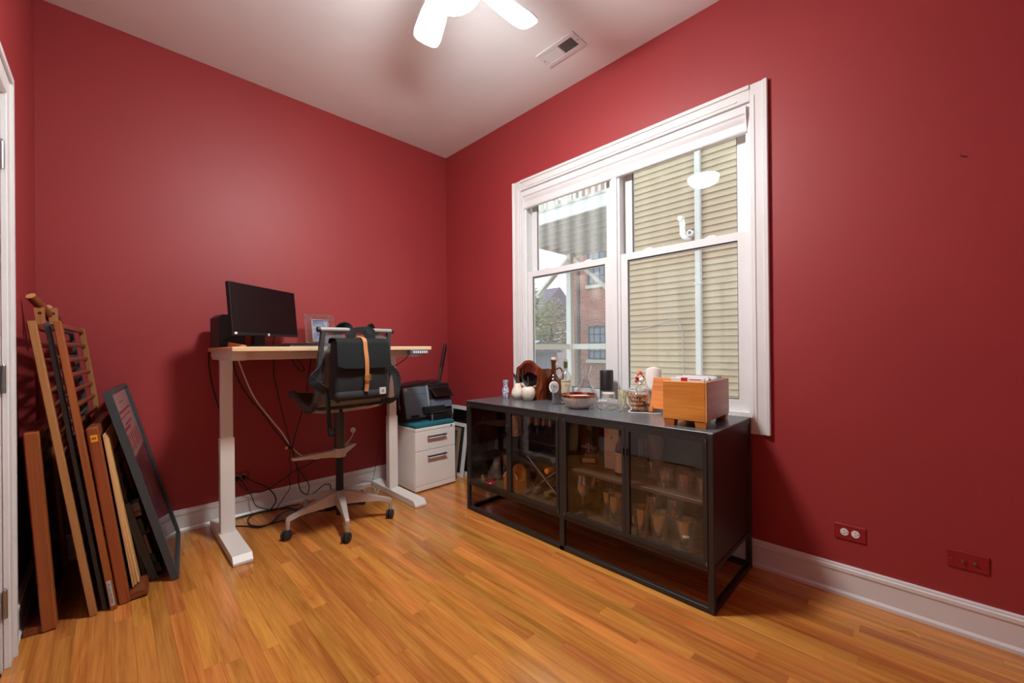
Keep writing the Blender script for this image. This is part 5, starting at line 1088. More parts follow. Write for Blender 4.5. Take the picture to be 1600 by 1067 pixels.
obj('lettering', bm, 'logo_white', wb)
bx = thing('whisky_box', 'tall cream whisky carton with handwritten print on right shelf', 'box', (-0.325, -2.078, SZ), (0, 0, 0.12))
obj('carton', BOX(-0.045, 0.045, -0.046, 0.046, 0, 0.262, 0.002), 'paper_cream', bx)
bm = bmesh.new(); rk = random.Random(3)
for z0, z1 in ((0.195, 0.245), (0.075, 0.10)):
    z = z0
    while z < z1:
        y = -0.038
        while y < 0.03:
            L = rk.uniform(0.004, 0.013); box(bm, -0.0458, -0.0448, y, y+L, z, z+0.0018); y += L+0.003
        z += 0.008
lathe(bm, [(0.0005, 0.0006), (0.008, 0.0006)], 12, M=basis((-0.0452, 0.0, 0.18), (0, -1, 0), (0, 0, 1)), cap=False)
obj('print', bm, 'bronze_brass', bx)
b2 = thing('whisky_bottle', 'pale labelled round whisky bottle beside the cream carton', 'bottle', (-0.425, -2.178, SZ))
obj('body', LATHE([(0.0005, 0), (0.034, 0), (0.036, 0.004), (0.036, 0.135), (0.026, 0.17), (0.0135, 0.19), (0.013, 0.25), (0.0005, 0.25)], 26, cap=False), 'amber_glass', b2, True)
obj('label', LATHE([(0.0366, 0.02), (0.0366, 0.125)], 26, cap=False), 'paper_cream', b2, True)
bm = bmesh.new()
for k in range(9): lathe(bm, [(0.0370, 0.03+0.01*k), (0.0370, 0.032+0.01*k)], 26, cap=False)
obj('label_print', bm, 'bronze_brass', b2); obj('cap', LATHE([(0.0145, 0.225), (0.0145, 0.258), (0.0005, 0.258)], 18, cap=False), 'black_plastic', b2, True)
# left bays
st = thing('beer_stein', 'white lidded ceramic beer stein at the back left shelf', 'stein', (-0.205, -1.150, 0.4902))
obj('body', LATHE([(0.0005, 0), (0.055, 0), (0.055, 0.012), (0.048, 0.02), (0.046, 0.14), (0.049, 0.15), (0.045, 0.15), (0.042, 0.02), (0.0005, 0.015)], 26, cap=False), 'ceramic_cream', st, True)
obj('handle', TUBE([(-0.03, -0.035, 0.125), (-0.05, -0.065, 0.12), (-0.055, -0.075, 0.08), (-0.04, -0.055, 0.04), (-0.028, -0.036, 0.03)], 0.007, 10, smooth=4), 'ceramic_cream', st, True)
obj('lid', LATHE([(0.05, 0.151), (0.05, 0.157), (0.03, 0.17), (0.008, 0.178), (0.0005, 0.18)], 24), 'steel', st, True)
for (x, y, l) in ((-0.160, -1.262, 'small cut cordial glass beside the white stein'), (-0.145, -1.390, 'small cut cordial glass in the middle of the back left shelf'), (-0.165, -1.335, 'small cut cordial glass set slightly forward of the others'), (-0.150, -1.455, 'small cut cordial glass last along the back left shelf')):
    glassware('cordial_glass', l, 'glass', wine_prof(0.15, 0.032, 0.03), (x, y, 0.4902))
er = thing('flask_glass', 'small flask glass with a red base behind first door', 'flask', (-0.488, -1.178, BZ)); obj('body', LATHE([(0.0005, 0.012), (0.030, 0.012), (0.030, 0.03), (0.022, 0.05), (0.02, 0.085), (0.024, 0.095), (0.022, 0.095), (0.018, 0.085), (0.0005, 0.016)], 24, cap=False), 'ware_glass', er, True); obj('base', LATHE([(0.0005, 0), (0.034, 0), (0.035, 0.008), (0.030, 0.013), (0.0005, 0.013)], 24, cap=False), 'red_plastic', er, True)
gc = thing('graduated_glass', 'tall ribbed shot mixing glass behind the small flask', 'glass', (-0.395, -1.150, BZ)); obj('body', LATHE([(0.0005, 0), (0.032, 0)] + [(0.028+0.0018*(i % 2), 0.006+0.011*i) for i in range(13)] + [(0.031, 0.155), (0.029, 0.155), (0.026, 0.01), (0.0005, 0.008)], 22, cap=False), 'ware_glass', gc, True)
bm = bmesh.new()
for k in range(10): lathe(bm, [(0.0303, 0.02+0.0118*k), (0.0303, 0.0215+0.0118*k)], 22, cap=False)
obj('scale_marks', bm, 'logo_white', gc)
glassware('tall_glass', 'thin plain glass left of the wood holder behind first door', 'glass', tum_prof(0.19, 0.03, 0.034), (-0.36, -1.215, BZ))
kn = thing('bottle_opener', 'brass knuckle shaped bottle opener lying behind first door', 'bottle opener', (-0.500, -1.105, BZ), (0, 0, 0.9)); bm = bmesh.new()
for k in range(4): tube(bm, [(0.018*k-0.027+0.0075*math.cos(i*PI/5), 0.0075*math.sin(i*PI/5), 0.004+0.010*k) for i in range(11)], 0.003, 6)
obj('rings', bm, 'gold_foil', kn, True); obj('bar', TUBE([(-0.034, -0.012, 0.004), (0.036, -0.010, 0.034)], 0.004, 8), 'gold_foil', kn, True)
wh = thing('letter_holder', 'orange wood letter holder with arched ends behind second door', 'holder', (-0.455, -1.395, BZ), (0, 0, 0.12))
arch = [(-0.055, 0), (0.055, 0), (0.055, 0.09)] + [(0.055*math.cos(a), 0.09+0.045*math.sin(a)) for a in [PI*i/10 for i in range(1, 10)]] + [(-0.055, 0.09)]
obj('end', PRISM(arch, 'X', -0.055, -0.047), 'orange_wood', wh); obj('end', PRISM([(a*1.0, b*1.22) for a, b in arch], 'X', 0.04, 0.048), 'orange_wood', wh); obj('base', BOX(-0.047, 0.04, -0.055, 0.055, 0.0, 0.01), 'orange_wood', wh)
for s in (-1, 1): obj('side', BOX(-0.047, 0.04, s*0.05-0.004, s*0.05+0.004, 0.01, 0.07), 'orange_wood', wh)
tp = obj('arch_piping', TUBE([(-0.0565, y, z) for y, z in arch[2:]], 0.003, 6), 'paper_cream', wh)
# X shaped wine rack with lying bottles
wr = thing('wine_rack', 'thin crossed wire wine rack behind the second glass door', 'wine rack', (-0.40, -1.655, BZ))
for xx in (-0.47, -0.22):
    obj('cross_rod', TUBE([(xx, -1.51, BZ+0.004), (xx, -1.82, BZ+0.250)], 0.0035, 8), 'brushed', wr, world=True); obj('cross_rod', TUBE([(xx+0.009, -1.82, BZ+0.004), (xx+0.009, -1.51, BZ+0.250)], 0.0035, 8), 'brushed', wr, world=True)
for yy, zz in ((-1.51, 0.004), (-1.82, 0.004), (-1.51, 0.25), (-1.82, 0.25)): obj('side_rod', TUBE([(-0.475, yy, BZ+zz), (-0.21, yy, BZ+zz)], 0.0035, 8), 'brushed', wr, world=True)
def wine(x, y, z, foil, glass, label, neck):
    t_ = thing('wine_bottle', label, 'wine bottle', (x, y, z)); Mx = R(PI/2, 'Y')
    obj('body', LATHE([(0.0005, 0), (0.034, 0), (0.036, 0.006), (0.036, 0.16), (0.030, 0.185), (0.0155, 0.21), (0.0135, 0.27), (0.0005, 0.27)], 22, M=T(0.27, 0, 0) @ R(-PI/2, 'Y'), cap=False), glass, t_, True)
    obj('foil', LATHE([(0.0150, 0.200+neck), (0.0165, 0.225+neck), (0.0165, 0.272), (0.0005, 0.2735)], 18, M=T(0.27, 0, 0) @ R(-PI/2, 'Y'), cap=False), foil, t_, True); return t_
wine(-0.445, -1.560, BZ+0.0375, 'gold_foil', 'green_glass', 'green bottle lying with gold foil neck next to letter holder', 0.02)
wine(-0.455, -1.665, BZ+0.0375, 'gold_foil', 'green_glass', 'green bottle lying with gold foil neck under the rack cross', 0.0)
wine(-0.420, -1.755, BZ+0.0375, 'red_foil', 'green_glass', 'green bottle lying with red foil neck in the rack', -0.0)
wine(-0.450, -1.665, BZ+0.178, 'orange', 'green_glass', 'dark bottle with orange foil neck lying in rack top', -0.01)
dk_ = thing('bottle_stopper', 'black stopper knob with a pale mark behind second door', 'stopper', (-0.33, -1.46, BZ)); obj('knob', LATHE([(0.0005, 0), (0.022, 0), (0.028, 0.012), (0.028, 0.035), (0.02, 0.046), (0.0005, 0.048)], 20, cap=False), 'black_plastic', dk_, True); obj('mark', BOX(-0.0295, -0.0275, -0.016, -0.004, 0.012, 0.028), 'label_white', dk_)

# ------------------------------------------------------------------ things on top of the sideboard (z = 0.777)
TZ = BH
m, t, p = nt('delft'); v_ = coords(t); vo = t.nodes.new('ShaderNodeTexVoronoi'); vo.inputs['Scale'].default_value = 95; t.links.new(v_, vo.inputs['Vector'])
t.links.new(ramp(t, noise(t, v_, 120, 2, 1.0), [(0.44, S(232, 234, 240)), (0.50, S(232, 234, 240)), (0.54, S(40, 60, 130))]), p.inputs['Base Color']); setp(p, Roughness=0.2)
vz = obj('delft_vase', LATHE([(0.0005, 0), (0.019, 0), (0.02, 0.004), (0.0255, 0.028), (0.0265, 0.05), (0.022, 0.068), (0.0165, 0.082), (0.017, 0.108), (0.0235, 0.122), (0.0235, 0.131), (0.019, 0.131), (0.0145, 0.11), (0.014, 0.085), (0.0005, 0.05)], 8, cap=False), 'delft', None, True, angle=30); vz.location = (-0.268, -1.112, TZ); tag(vz, 'small blue and white patterned vase on sideboard', 'vase')
def leaf(bm, base, tip, w_, bend):
    base, tip = Vector(base), Vector(tip); d = tip-base; side = d.cross(Vector((0.72, 0.69, 0))).normalized()
    nrm = side.cross(d).normalized(); L, Rr, C_ = [], [], []
    for i in range(7):
        s = i/6; ww = w_*math.sin(PI*min(1, s*0.95+0.03)); c = base+d*s+nrm*bend*math.sin(PI*s)
        L.append(bm.verts.new(c-side*ww)); Rr.append(bm.verts.new(c+side*ww)); C_.append(bm.verts.new(c+nrm*0.004))
    for i in range(6): bm.faces.new((L[i], C_[i], C_[i+1], L[i+1])); bm.faces.new((C_[i], Rr[i], Rr[i+1], C_[i+1]))
    bmesh.ops.solidify(bm, geom=bm.faces[:], thickness=0.001)
pe = thing('ceramic_pear', 'cream ceramic pear with a grey metal leaf', 'ornament', (-0.262, -1.232, TZ))
obj('body', LATHE([(0.0005, 0), (0.026, 0), (0.036, 0.008), (0.046, 0.030), (0.046, 0.048), (0.037, 0.072), (0.025, 0.095), (0.021, 0.108), (0.017, 0.113), (0.0005, 0.112)], 28), 'ceramic_cream', pe, True)
obj('stem', TUBE([(0, 0, 0.108), (0.003, -0.004, 0.15), (0.001, 0.001, 0.205)], 0.0028, 8, smooth=3), 'leaf_metal', pe, True); bm = bmesh.new(); leaf(bm, (0, 0, 0.118), (-0.018, 0.022, 0.188), 0.012, 0.004); obj('leaf', bm, 'leaf_metal', pe, True)
ap = thing('ceramic_apple', 'cream ceramic apple with a grey metal leaf', 'ornament', (-0.285, -1.360, TZ))
obj('body', LATHE([(0.0005, 0.003), (0.022, 0), (0.032, 0.004), (0.046, 0.028), (0.0515, 0.056), (0.047, 0.082), (0.034, 0.096), (0.018, 0.097), (0.0005, 0.086)], 28), 'ceramic_cream', ap, True)
obj('stem', TUBE([(0, 0, 0.084), (0.001, -0.002, 0.12), (0, 0.002, 0.168)], 0.0028, 8, smooth=3), 'leaf_metal', ap, True); bm = bmesh.new(); leaf(bm, (0, 0, 0.092), (-0.022, 0.026, 0.150), 0.013, 0.004); obj('leaf', bm, 'leaf_metal', ap, True)
# mirror box
mb = thing('mirror_box', 'small mahogany box with an arched shield mirror front', 'mirror', (-0.165, -1.305, TZ), (0, 0, 0.06))
def shield(s=1.0, dz=0.0):
    top = [(0.115, 0.225), (0.10, 0.235), (0.078, 0.245), (0.055, 0.265), (0.03, 0.28), (0.0, 0.284)]
    r_ = [(0.098, 0.0), (0.104, 0.045), (0.125, 0.09), (0.122, 0.17)] + top
    return r_ + [(-a, b) for a, b in reversed(r_[:-1])]
inn = [(0.0, 0.262), (0.024, 0.259), (0.046, 0.246), (0.066, 0.228), (0.086, 0.218), (0.090, 0.17), (0.088, 0.13), (0.07, 0.096), (0.0, 0.088)]
inner = inn + [(-a, b) for a, b in reversed(inn[1:-1])]
bm = bmesh.new(); prism(bm, shield(), 'X', -0.06, -0.050); obj('front', bm, 'mahogany', mb)
def ringprism(bm, out, inn_, x0, x1):
    n = len(inn_); ct = Vector((0, 0.17)); O = []
    for q in inn_:
        d = (Vector(q)-ct).normalized(); O.append((q[0]+d.x*0.013, q[1]+d.y*0.013))
    V = [[bm.verts.new((x, a, b)) for a, b in L] for x, L in ((x0, O), (x0, inn_), (x1, inn_), (x1, O))]
    for i in range(n):
        j = (i+1) % n
        for a, b in ((0, 1), (1, 2), (2, 3), (3, 0)): bm.faces.new((V[a][i], V[a][j], V[b][j], V[b][i]))
bm = bmesh.new(); ringprism(bm, None, inner, -0.068, -0.058); obj('moulding', bm, 'mahogany', mb)
mm = bpy.data.materials.new('mirror_silver'); MATS['mirror_silver'] = mm; mm.use_nodes = True; pp = mm.node_tree.nodes['Principled BSDF']; setp(pp, Metallic=1.0, Roughness=0.02); pp.inputs['Base Color'].default_value = (0.88, 0.88, 0.88, 1)
obj('mirror_glass', PRISM(inner, 'X', -0.0635, -0.0600), 'mirror_silver', mb)
bm = bmesh.new()
for s in (-1, 1):
    prism(bm, [(-0.05, 0.0), (0.085, 0.0), (0.085, 0.13), (0.078, 0.19), (0.06, 0.215), (0.03, 0.222), (-0.05, 0.222)], 'Y', s*0.112-0.006, s*0.112+0.006)
obj('side', bm, 'mahogany', mb); obj('base', BOX(-0.05, 0.075, -0.106, 0.106, 0.0, 0.08, 0.002), 'mahogany', mb); obj('back', BOX(0.068, 0.074, -0.106, 0.106, 0.08, 0.11), 'mahogany', mb)
obj('hinge', BOX(0.02, 0.05, -0.1195, -0.1175, 0.05, 0.10), 'dark_line', mb)
# growler
gr = thing('growler', 'brown swing top growler bottle with round white label', 'bottle', (-0.130, -1.468, TZ))
obj('body', LATHE([(0.0005, 0), (0.050, 0), (0.054, 0.006), (0.055, 0.12), (0.050, 0.145), (0.030, 0.168), (0.0175, 0.185), (0.0165, 0.265), (0.019, 0.272), (0.019, 0.285), (0.0005, 0.286)], 28, cap=False), 'amber_glass', gr, True)
obj('beer_residue', LATHE([(0.0005, 0.003), (0.050, 0.003), (0.051, 0.05), (0.0005, 0.05)], 24, cap=False), 'dark_line', gr, True)
obj('handle', TUBE([(0.013, -0.013, 0.215), (0.028, -0.032, 0.228), (0.040, -0.045, 0.205), (0.045, -0.050, 0.165), (0.040, -0.044, 0.138), (0.03, -0.034, 0.150)], 0.006, 10, smooth=4), 'amber_glass', gr, True)
cp_ = obj('swing_cap', LATHE([(0.0005, 0.286), (0.020, 0.286), (0.021, 0.292), (0.019, 0.302), (0.0005, 0.306)], 20), 'ceramic_cream', gr, True)
obj('wire_bail', TUBE([(0.0, -0.019, 0.25), (0.014, -0.03, 0.27), (0.016, -0.03, 0.295), (0.0, -0.012, 0.308), (-0.012, 0.014, 0.300), (-0.012, 0.018, 0.26)], 0.002, 6, smooth=4), 'steel', cp_, True)
vd = Vector((-0.77, -0.64, 0)).normalized(); Bl = basis((vd.x*0.0555, vd.y*0.0555, 0.095), (-vd.y, vd.x, 0), (0, 0, 1))
bm = bmesh.new(); Vr = []
for i in range(28):
    a = 2*PI*i/28; Vr.append((0.036*math.cos(a), 0.042*math.sin(a)))
def wrap(Bm, q, r, off=0.0): 
    th = q[0]/r; return Bm @ Vector(((r+off)*math.sin(th), q[1], (r+off)*math.cos(th)-r))
c0 = bm.verts.new(wrap(Bl, (0, 0), 0.0555, 0.0006)); V1 = [bm.verts.new(wrap(Bl, (a*0.5, b*0.5), 0.0555, 0.0006)) for a, b in Vr]; V2 = [bm.verts.new(wrap(Bl, q, 0.0555, 0.0006)) for q in Vr]
for i in range(28): j = (i+1) % 28; bm.faces.new((c0, V1[i], V1[j])); bm.faces.new((V1[i], V2[i], V2[j], V1[j]))
lb = obj('label', bm, 'logo_white', gr, True)
text('label_text', 'DH', 0.030, 'ink', lb, Bl @ T(0, 0, 0.0016), 0.0004, 0.0555)
bm = bmesh.new(); tube(bm, [wrap(Bl, (0.024*math.cos(i*PI/12), 0.029*math.sin(i*PI/12)), 0.0555, 0.001) for i in range(25)], 0.0009, 5); obj('label_ring', bm, 'ink', lb)
# clear whiskey bottle
jb = thing('clear_bottle', 'clear empty whiskey bottle with cream label behind the tumbler', 'bottle', (-0.090, -1.545, TZ))
obj('body', LATHE([(0.0005, 0), (0.040, 0), (0.043, 0.005), (0.044, 0.15), (0.040, 0.172), (0.024, 0.195), (0.0150, 0.212), (0.0140, 0.275), (0.0165, 0.278), (0.0165, 0.29), (0.013, 0.29), (0.012, 0.21), (0.036, 0.165), (0.041, 0.14), (0.040, 0.008), (0.0005, 0.006)], 28, cap=False), 'thin_clear', jb, True)
obj('neck_label', LATHE([(0.0147, 0.225), (0.0147, 0.272)], 20, cap=False), 'green_glass', jb, True)
Bj = basis((-0.77*0.0445, -0.64*0.0445, 0.105), (0.64, -0.77, 0), (0, 0, 1)); bm = bmesh.new()
G = [[bm.verts.new(wrap(Bj, (-0.038+0.076*i/8, -0.05+0.092*j), 0.0445, 0.0005)) for j in range(2)] for i in range(9)]
for i in range(8): bm.faces.new((G[i][0], G[i+1][0], G[i+1][1], G[i][1]))
l2 = obj('label', bm, 'paper_cream', jb, True); text('label_text', 'JAMESON', 0.015, 'ink', l2, Bj @ T(0, 0.028, 0.0012), 0.0003, 0.0445); obj('crest', LATHE([(0.0005, 0), (0.006, 0), (0.006, 0.0008)], 12, M=Bj @ T(0, 0.004, 0.0008)), 'red_foil', l2)
# glass tumbler, decanter, bowl, dish, candles
glassware('glass_holder', 'wide clear glass candle holder in front of the bottles', 'candle holder', [(0.0005, 0), (0.058, 0), (0.062, 0.006), (0.062, 0.128), (0.058, 0.128), (0.057, 0.018), (0.0005, 0.014)], (-0.262, -1.640, TZ), 'thin_clear', None, 36)
dc = thing('decanter', 'flared clear ribbed glass decanter behind the cream bowl', 'decanter', (-0.115, -1.735, TZ))
obj('body', LATHE([(0.0005, 0), (0.090, 0), (0.098, 0.010), (0.096, 0.025), (0.070, 0.075), (0.040, 0.12), (0.022, 0.16), (0.0195, 0.185), (0.027, 0.205), (0.040, 0.250), (0.0385, 0.250), (0.025, 0.206), (0.017, 0.185), (0.0195, 0.16), (0.037, 0.12), (0.067, 0.075), (0.092, 0.022), (0.0005, 0.006)], 36, cap=False), 'thin_clear', dc, True)
bm = bmesh.new()
for k in range(24):
    a = k*PI/12; tube(bm, [(r_*math.cos(a), r_*math.sin(a), z) for r_, z in ((0.0975, 0.02), (0.0705, 0.0755), (0.0405, 0.1205), (0.0225, 0.16))], 0.0009, 4)
obj('rib', bm, 'thin_clear', dc)
m, t, p = nt('terrazzo'); v_ = coords(t); t.links.new(ramp(t, noise(t, v_, 140, 2), [(0.28, S(150, 140, 132)), (0.36, S(222, 214, 204)), (0.7, S(230, 224, 216))]), p.inputs['Base Color']); setp(p, Roughness=0.6)
bw = thing('stone_bowl', 'speckled cream stone bowl with a copper rim', 'bowl', (-0.345, -1.842, TZ))
obj('bowl', LATHE([(0.0005, 0), (0.050, 0), (0.058, 0.003), (0.085, 0.026), (0.101, 0.056), (0.105, 0.072), (0.101, 0.072), (0.096, 0.056), (0.078, 0.028), (0.0005, 0.012)], 40, cap=False), 'terrazzo', bw, True)
obj('copper_rim', LATHE([(0.1052, 0.070), (0.1075, 0.086), (0.1035, 0.087), (0.100, 0.070)], 40, closed=True), 'copper', bw, True)
sd = thing('glass_dish', 'chunky swirled clear glass dish in front of candles', 'dish', (-0.315, -2.030, TZ))
bm = bmesh.new(); lathe(bm, [(0.0005, 0), (0.062, 0), (0.078, 0.008), (0.086, 0.022), (0.083, 0.040), (0.068, 0.056), (0.05, 0.066), (0.044, 0.066), (0.055, 0.05), (0.062, 0.03), (0.045, 0.014), (0.0005, 0.012)], 40, cap=False)
for v_ in bm.verts:
    a = math.atan2(v_.co.y, v_.co.x); f = 1+0.05*math.sin(5*a+v_.co.z*60); v_.co.x *= f; v_.co.y *= f
obj('body', bm, 'cut_glass', sd, True)
bc = thing('pillar_candle', 'tall black pillar candle before the window mullion', 'candle', (-0.085, -1.875, TZ)); obj('wax', LATHE([(0.0005, 0), (0.043, 0), (0.044, 0.003), (0.044, 0.216), (0.040, 0.223), (0.03, 0.222), (0.0005, 0.215)], 30), 'wax_black', bc, True); obj('wick', TUBE([(0, 0, 0.214), (0.002, 0, 0.226)], 0.0013, 5), 'ink', bc)
vc = thing('votive_candle', 'short white candle in clear glass before the black candle', 'candle', (-0.205, -1.960, TZ)); obj('wax', LATHE([(0.0005, 0.004), (0.038, 0.004), (0.038, 0.086), (0.034, 0.09), (0.0005, 0.088)], 26), 'wax_white', vc, True); obj('glass', LATHE([(0.0005, 0), (0.042, 0), (0.043, 0.1), (0.040, 0.1), (0.0395, 0.004), (0.0005, 0.003)], 28, cap=False), 'thin_clear', vc, True)
m, t, p = nt('birch_print'); v_ = coords(t); t.links.new(ramp(t, noise(t, mapping(t, v_, (1, 1, 0.35)), 75, 3, 1.0), [(0.35, S(150, 142, 108)), (0.5, S(206, 200, 168)), (0.66, S(226, 224, 204)), (0.74, S(196, 160, 70))]), p.inputs['Base Color']); setp(p, Roughness=0.5)
mg = thing('patterned_holder', 'cylindrical holder with mottled birch bark print', 'candle holder', (-0.125, -2.030, TZ)); obj('body', LATHE([(0.0005, 0), (0.040, 0), (0.041, 0.003), (0.041, 0.105), (0.038, 0.105), (0.037, 0.006), (0.0005, 0.005)], 28, cap=False), 'birch_print', mg, True)
# jar of corks
jr = thing('cork_jar', 'clip top glass jar lettered MR & MRS full of corks', 'jar', (-0.205, -2.165, TZ))
obj('glass', LATHE([(0.0005, 0), (0.056, 0), (0.062, 0.006), (0.063, 0.085), (0.057, 0.102), (0.050, 0.110), (0.050, 0.118), (0.047, 0.118), (0.047, 0.108), (0.054, 0.098), (0.060, 0.083), (0.059, 0.008), (0.0005, 0.005)], 32, cap=False), 'thin_clear', jr, True)
ld = obj('lid', LATHE([(0.0005, 0.119), (0.052, 0.119), (0.053, 0.126), (0.048, 0.134), (0.03, 0.142), (0.0005, 0.144)], 28, cap=False), 'thin_clear', jr, True); obj('seal', LATHE([(0.051, 0.116), (0.055, 0.117), (0.055, 0.122), (0.051, 0.122)], 28, closed=True), 'logo_white', ld, True)
obj('wire_clip', TUBE([(-0.057, -0.02, 0.10), (-0.062, -0.02, 0.118), (-0.058, -0.018, 0.135), (-0.03, -0.01, 0.15), (0, 0, 0.15), (0.055, 0.02, 0.13), (0.06, 0.02, 0.10)], 0.0017, 6, smooth=3), 'steel', jr, True)
rk = random.Random(21); n = 0
for k in range(30):
    lv = k // 8; a = (k % 8)*PI/4 + lv*0.4; rr_ = 0.036 if k % 8 else 0.0; z = 0.018+lv*0.0235
    if lv > 3: break
    c = Vector((rr_*math.cos(a), rr_*math.sin(a), z)); d = Vector((rk.gauss(0, 1)*0.5-math.sin(a), rk.gauss(0, 1)*0.5+math.cos(a), rk.gauss(0, 0.3))).normalized()
    o = obj('cork', TUBE([c-d*0.017, c+d*0.017], 0.0108, 12), 'cork', None, True); o.location = jr.location; tag(o, 'bottle cork among the corks inside the MR & MRS jar', 'cork', 'corks in the glass jar')
Bq = basis((-0.69*0.0632, -0.72*0.0632, 0.0), (0.72, -0.69, 0), (0, 0, 1))
text('lettering', 'MR', 0.036, 'ink', jr, Bq @ T(0, 0.070, 0.0004), 0.0004, 0.0632, sx=1.0) if False else None
def jartext(body, off, z, size):
    a = off/0.0632; nd = Vector((-0.69*math.cos(a)+0.72*math.sin(a), -0.72*math.cos(a)-0.69*math.sin(a), 0)); xd = Vector((-nd.y, nd.x, 0)) 
    Bt = basis((nd.x*0.0635, nd.y*0.0635, z), xd, (0, 0, 1)); text('lettering', body, size, 'ink', jr, Bt, 0.0004, 0.0635)
jartext('MR', -0.024, 0.074, 0.034); jartext('&', 0.012, 0.048, 0.040); jartext('MRS', 0.046, 0.036, 0.028)
# bead hanger on the jar
bh = thing('bead_ornament', 'white bead loop ornament with small roses on the jar lid', 'ornament', (-0.200, -2.162, TZ+0.1445))
xd = Vector((0.70, -0.71, 0)); pts = [(-0.047, -0.012), (-0.036, 0.015), (-0.022, 0.045), (-0.008, 0.068), (0.006, 0.074), (0.022, 0.060), (0.035, 0.032), (0.046, 0.0), (0.050, -0.014)]
P3 = smooth_path([(xd.x*a*1.0 - 0.012*0, xd.y*a, b) for a, b in pts], 5)
for k in range(0, len(P3), 2):
    q = P3[k]; rr_ = 0.0042
    if q.z < 0.004 and abs(k-len(P3)/2) < len(P3)/2-1: pass
    obj('bead', LATHE([(0.0005, -rr_), (rr_*0.7, -rr_*0.7), (rr_, 0), (rr_*0.7, rr_*0.7), (0.0005, rr_)], 8, (q.x-0.004, q.y-0.004, q.z+0.004), cap=False), 'wool_white', bh, True)
obj('cord', TUBE([(q.x-0.004, q.y-0.004, q.z+0.004) for q in P3], 0.0014, 5), 'wool_white', bh)
for (a, b, c, r_) in ((0.004, 0.082, 'rose_pink', 0.011), (-0.006, 0.070, 'rose_pink', 0.010), (0.014, 0.072, 'rose_pink', 0.009), (0.022, 0.058, 'rose_pink', 0.008), (-0.012, 0.046, 'rose_red', 0.010), (-0.016, 0.028, 'rose_red', 0.009), (-0.004, 0.036, 'rose_red', 0.008), (0.012, 0.034, 'wool_white', 0.016), (0.006, 0.014, 'wool_white', 0.012)):
    bm = bmesh.new(); bmesh.ops.create_icosphere(bm, subdivisions=2, radius=r_, matrix=T(xd.x*a-0.008, xd.y*a-0.008, b)); rr2 = random.Random(int(a*1000)+int(b*1000))
    for v_ in bm.verts: v_.co += Vector((rr2.gauss(0, 1), rr2.gauss(0, 1), rr2.gauss(0, 1)))*r_*0.1
    obj('rose', bm, c, bh, True)
sn = obj('white_string', TUBE([(-0.262, -2.125, TZ+0.075), (-0.272, -2.135, TZ+0.045), (-0.262, -2.15, TZ+0.016), (-0.285, -2.145, TZ+0.004), (-0.305, -2.170, TZ+0.003), (-0.285, -2.215, TZ+0.003), (-0.270, -2.240, TZ+0.003), (-0.262, -2.285, TZ+0.003), (-0.235, -2.310, TZ+0.003)], 0.0028, 8, smooth=5), 'wool_white', None, True); tag(sn, 'loose white string trailing around the foot of the jar', 'string')
# white pillar candle
wc = thing('pillar_candle', 'tall white pillar candle behind the leaning wooden lid', 'candle', (-0.080, -2.196, TZ)); bm = bmesh.new(); lathe(bm, [(0.0005, 0), (0.044, 0), (0.045, 0.003), (0.045, 0.235), (0.042, 0.243), (0.036, 0.238), (0.0005, 0.22)], 30)
for v_ in bm.verts:
    if v_.co.z > 0.2: v_.co.z += 0.006*math.sin(2*math.atan2(v_.co.y, v_.co.x)+0.6)
obj('wax', bm, 'wax_white', wc, True); obj('wick', TUBE([(0, 0, 0.218), (0.001, 0.002, 0.236)], 0.0013, 5), 'ink', wc)
# wooden box with letters
WB = thing('wooden_box', 'square cedar box on block feet filled with letters', 'box', (-0.335, -2.545, TZ), (0, 0, 0.055))
hx, hy, zb, zt, th = 0.183, 0.098, 0.030, 0.210, 0.014
obj('front', BOX(-hx, -hx+th, -hy+0.004, hy, zb, zt, 0.003), 'cedar', WB); obj('rear', BOX(hx-th, hx, -hy, hy, zb, zt, 0.003), 'cedar', WB)
obj('side', BOX(-hx+th-0.001, hx-th+0.001, -hy, -hy+th, zb, zt, 0.002), 'cedar_side', WB); obj('side', BOX(-hx+th-0.001, hx-th+0.001, hy-th, hy, zb, zt, 0.002), 'cedar_side', WB)
obj('end_grain', BOX(-hx+0.001, -hx+th-0.001, -hy-0.0005, -hy+0.005, zb+0.002, zt-0.002), 'cedar_end', WB)
obj('floor', BOX(-hx+th, hx-th, -hy+th, hy-th, zb, zb+0.01), 'cedar_side', WB)
obj('liner', (lambda b: (frame_bm(b, -hy+th-0.001, hy-th+0.001, 0, 1, 0, 1, 0.003), b)[1])(bmesh.new()) if False else BOX(-hx+th, hx-th, -hy+th, -hy+th+0.003, zb+0.01, zt+0.002), 'paper_grey', WB)
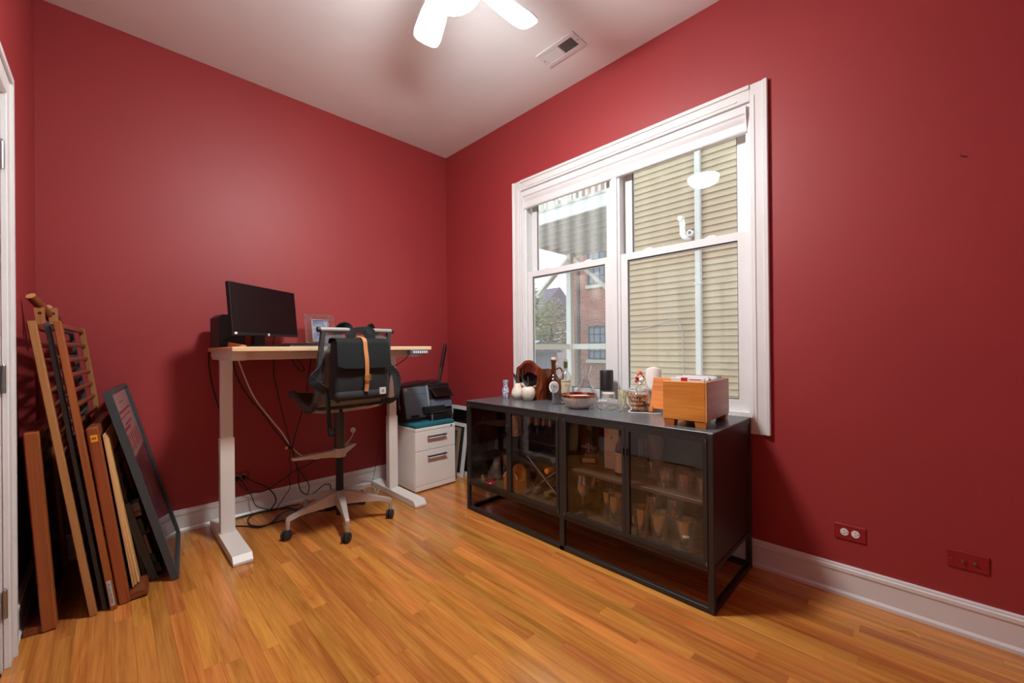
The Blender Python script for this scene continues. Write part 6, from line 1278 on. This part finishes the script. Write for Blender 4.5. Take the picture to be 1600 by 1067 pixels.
for sx_ in (-1, 1):
    for sy_ in (-1, 1):
        xc, yc = sx_*(hx-0.028), sy_*(hy-0.028); bm = bmesh.new(); loft(bm, [[(xc-0.021, yc-0.021, 0), (xc+0.021, yc-0.021, 0), (xc+0.021, yc+0.021, 0), (xc-0.021, yc+0.021, 0)], [(xc-0.026, yc-0.026, 0.031), (xc+0.026, yc-0.026, 0.031), (xc+0.026, yc+0.026, 0.031), (xc-0.026, yc+0.026, 0.031)]]); obj('foot', bm, 'cedar', WB)
env = [(-0.13, 'white envelope with red print standing at the box front', 0.222, 'paper_white'), (-0.085, 'white envelope standing second in the wooden box', 0.228, 'paper_white'), (-0.04, 'grey envelope standing amid letters in the wooden box', 0.216, 'paper_grey'), (0.01, 'white envelope standing just behind the grey letter', 0.226, 'paper_white'), (0.06, 'white envelope standing second from the box rear', 0.220, 'paper_white'), (0.115, 'printed grey booklet standing at the rear of wooden box', 0.222, 'paper_grey')]
for k, (xx, l, h_, mt) in enumerate(env):
    c_, s_ = math.cos(0.055), math.sin(0.055); t_ = thing('envelope', l, 'envelope', (-0.335+xx*c_, -2.545+xx*s_, TZ+zb+0.0105), (0, 0, 0.055), 'letters in the wooden box')
    obj('sheet', BOX(-0.004, 0.004, -0.076, 0.076, 0, h_-zb-0.010, 0.001, R(math.radians(6*(k % 2)), 'Y')), mt, t_)
    if k == 0: 
        obj('print', BOX(-0.0046, 0.0046, 0.0, 0.03, h_-zb-0.030, h_-zb-0.009, 0), 'paper_red', t_)
        obj('print_line', BOX(-0.0046, 0.0046, -0.06, -0.01, h_-zb-0.018, h_-zb-0.015, 0), 'paper_red', t_)
# its lid standing beside the box and leaning back on the white candle
ld = thing('box_lid', 'orange cedar lid with corner feet leaning back beside the wooden box', 'lid', (-0.215, -2.235, TZ), (0, math.radians(19), 0.05))
obj('board', BOX(-0.008, 0.008, -0.205, 0.0, 0.020, 0.205, 0.003), 'cedar', ld)
for yy in (-0.205, -0.024): obj('corner_foot', BOX(-0.014, 0.010, yy, yy+0.024, 0.0, 0.034, 0.003), 'cedar', ld)
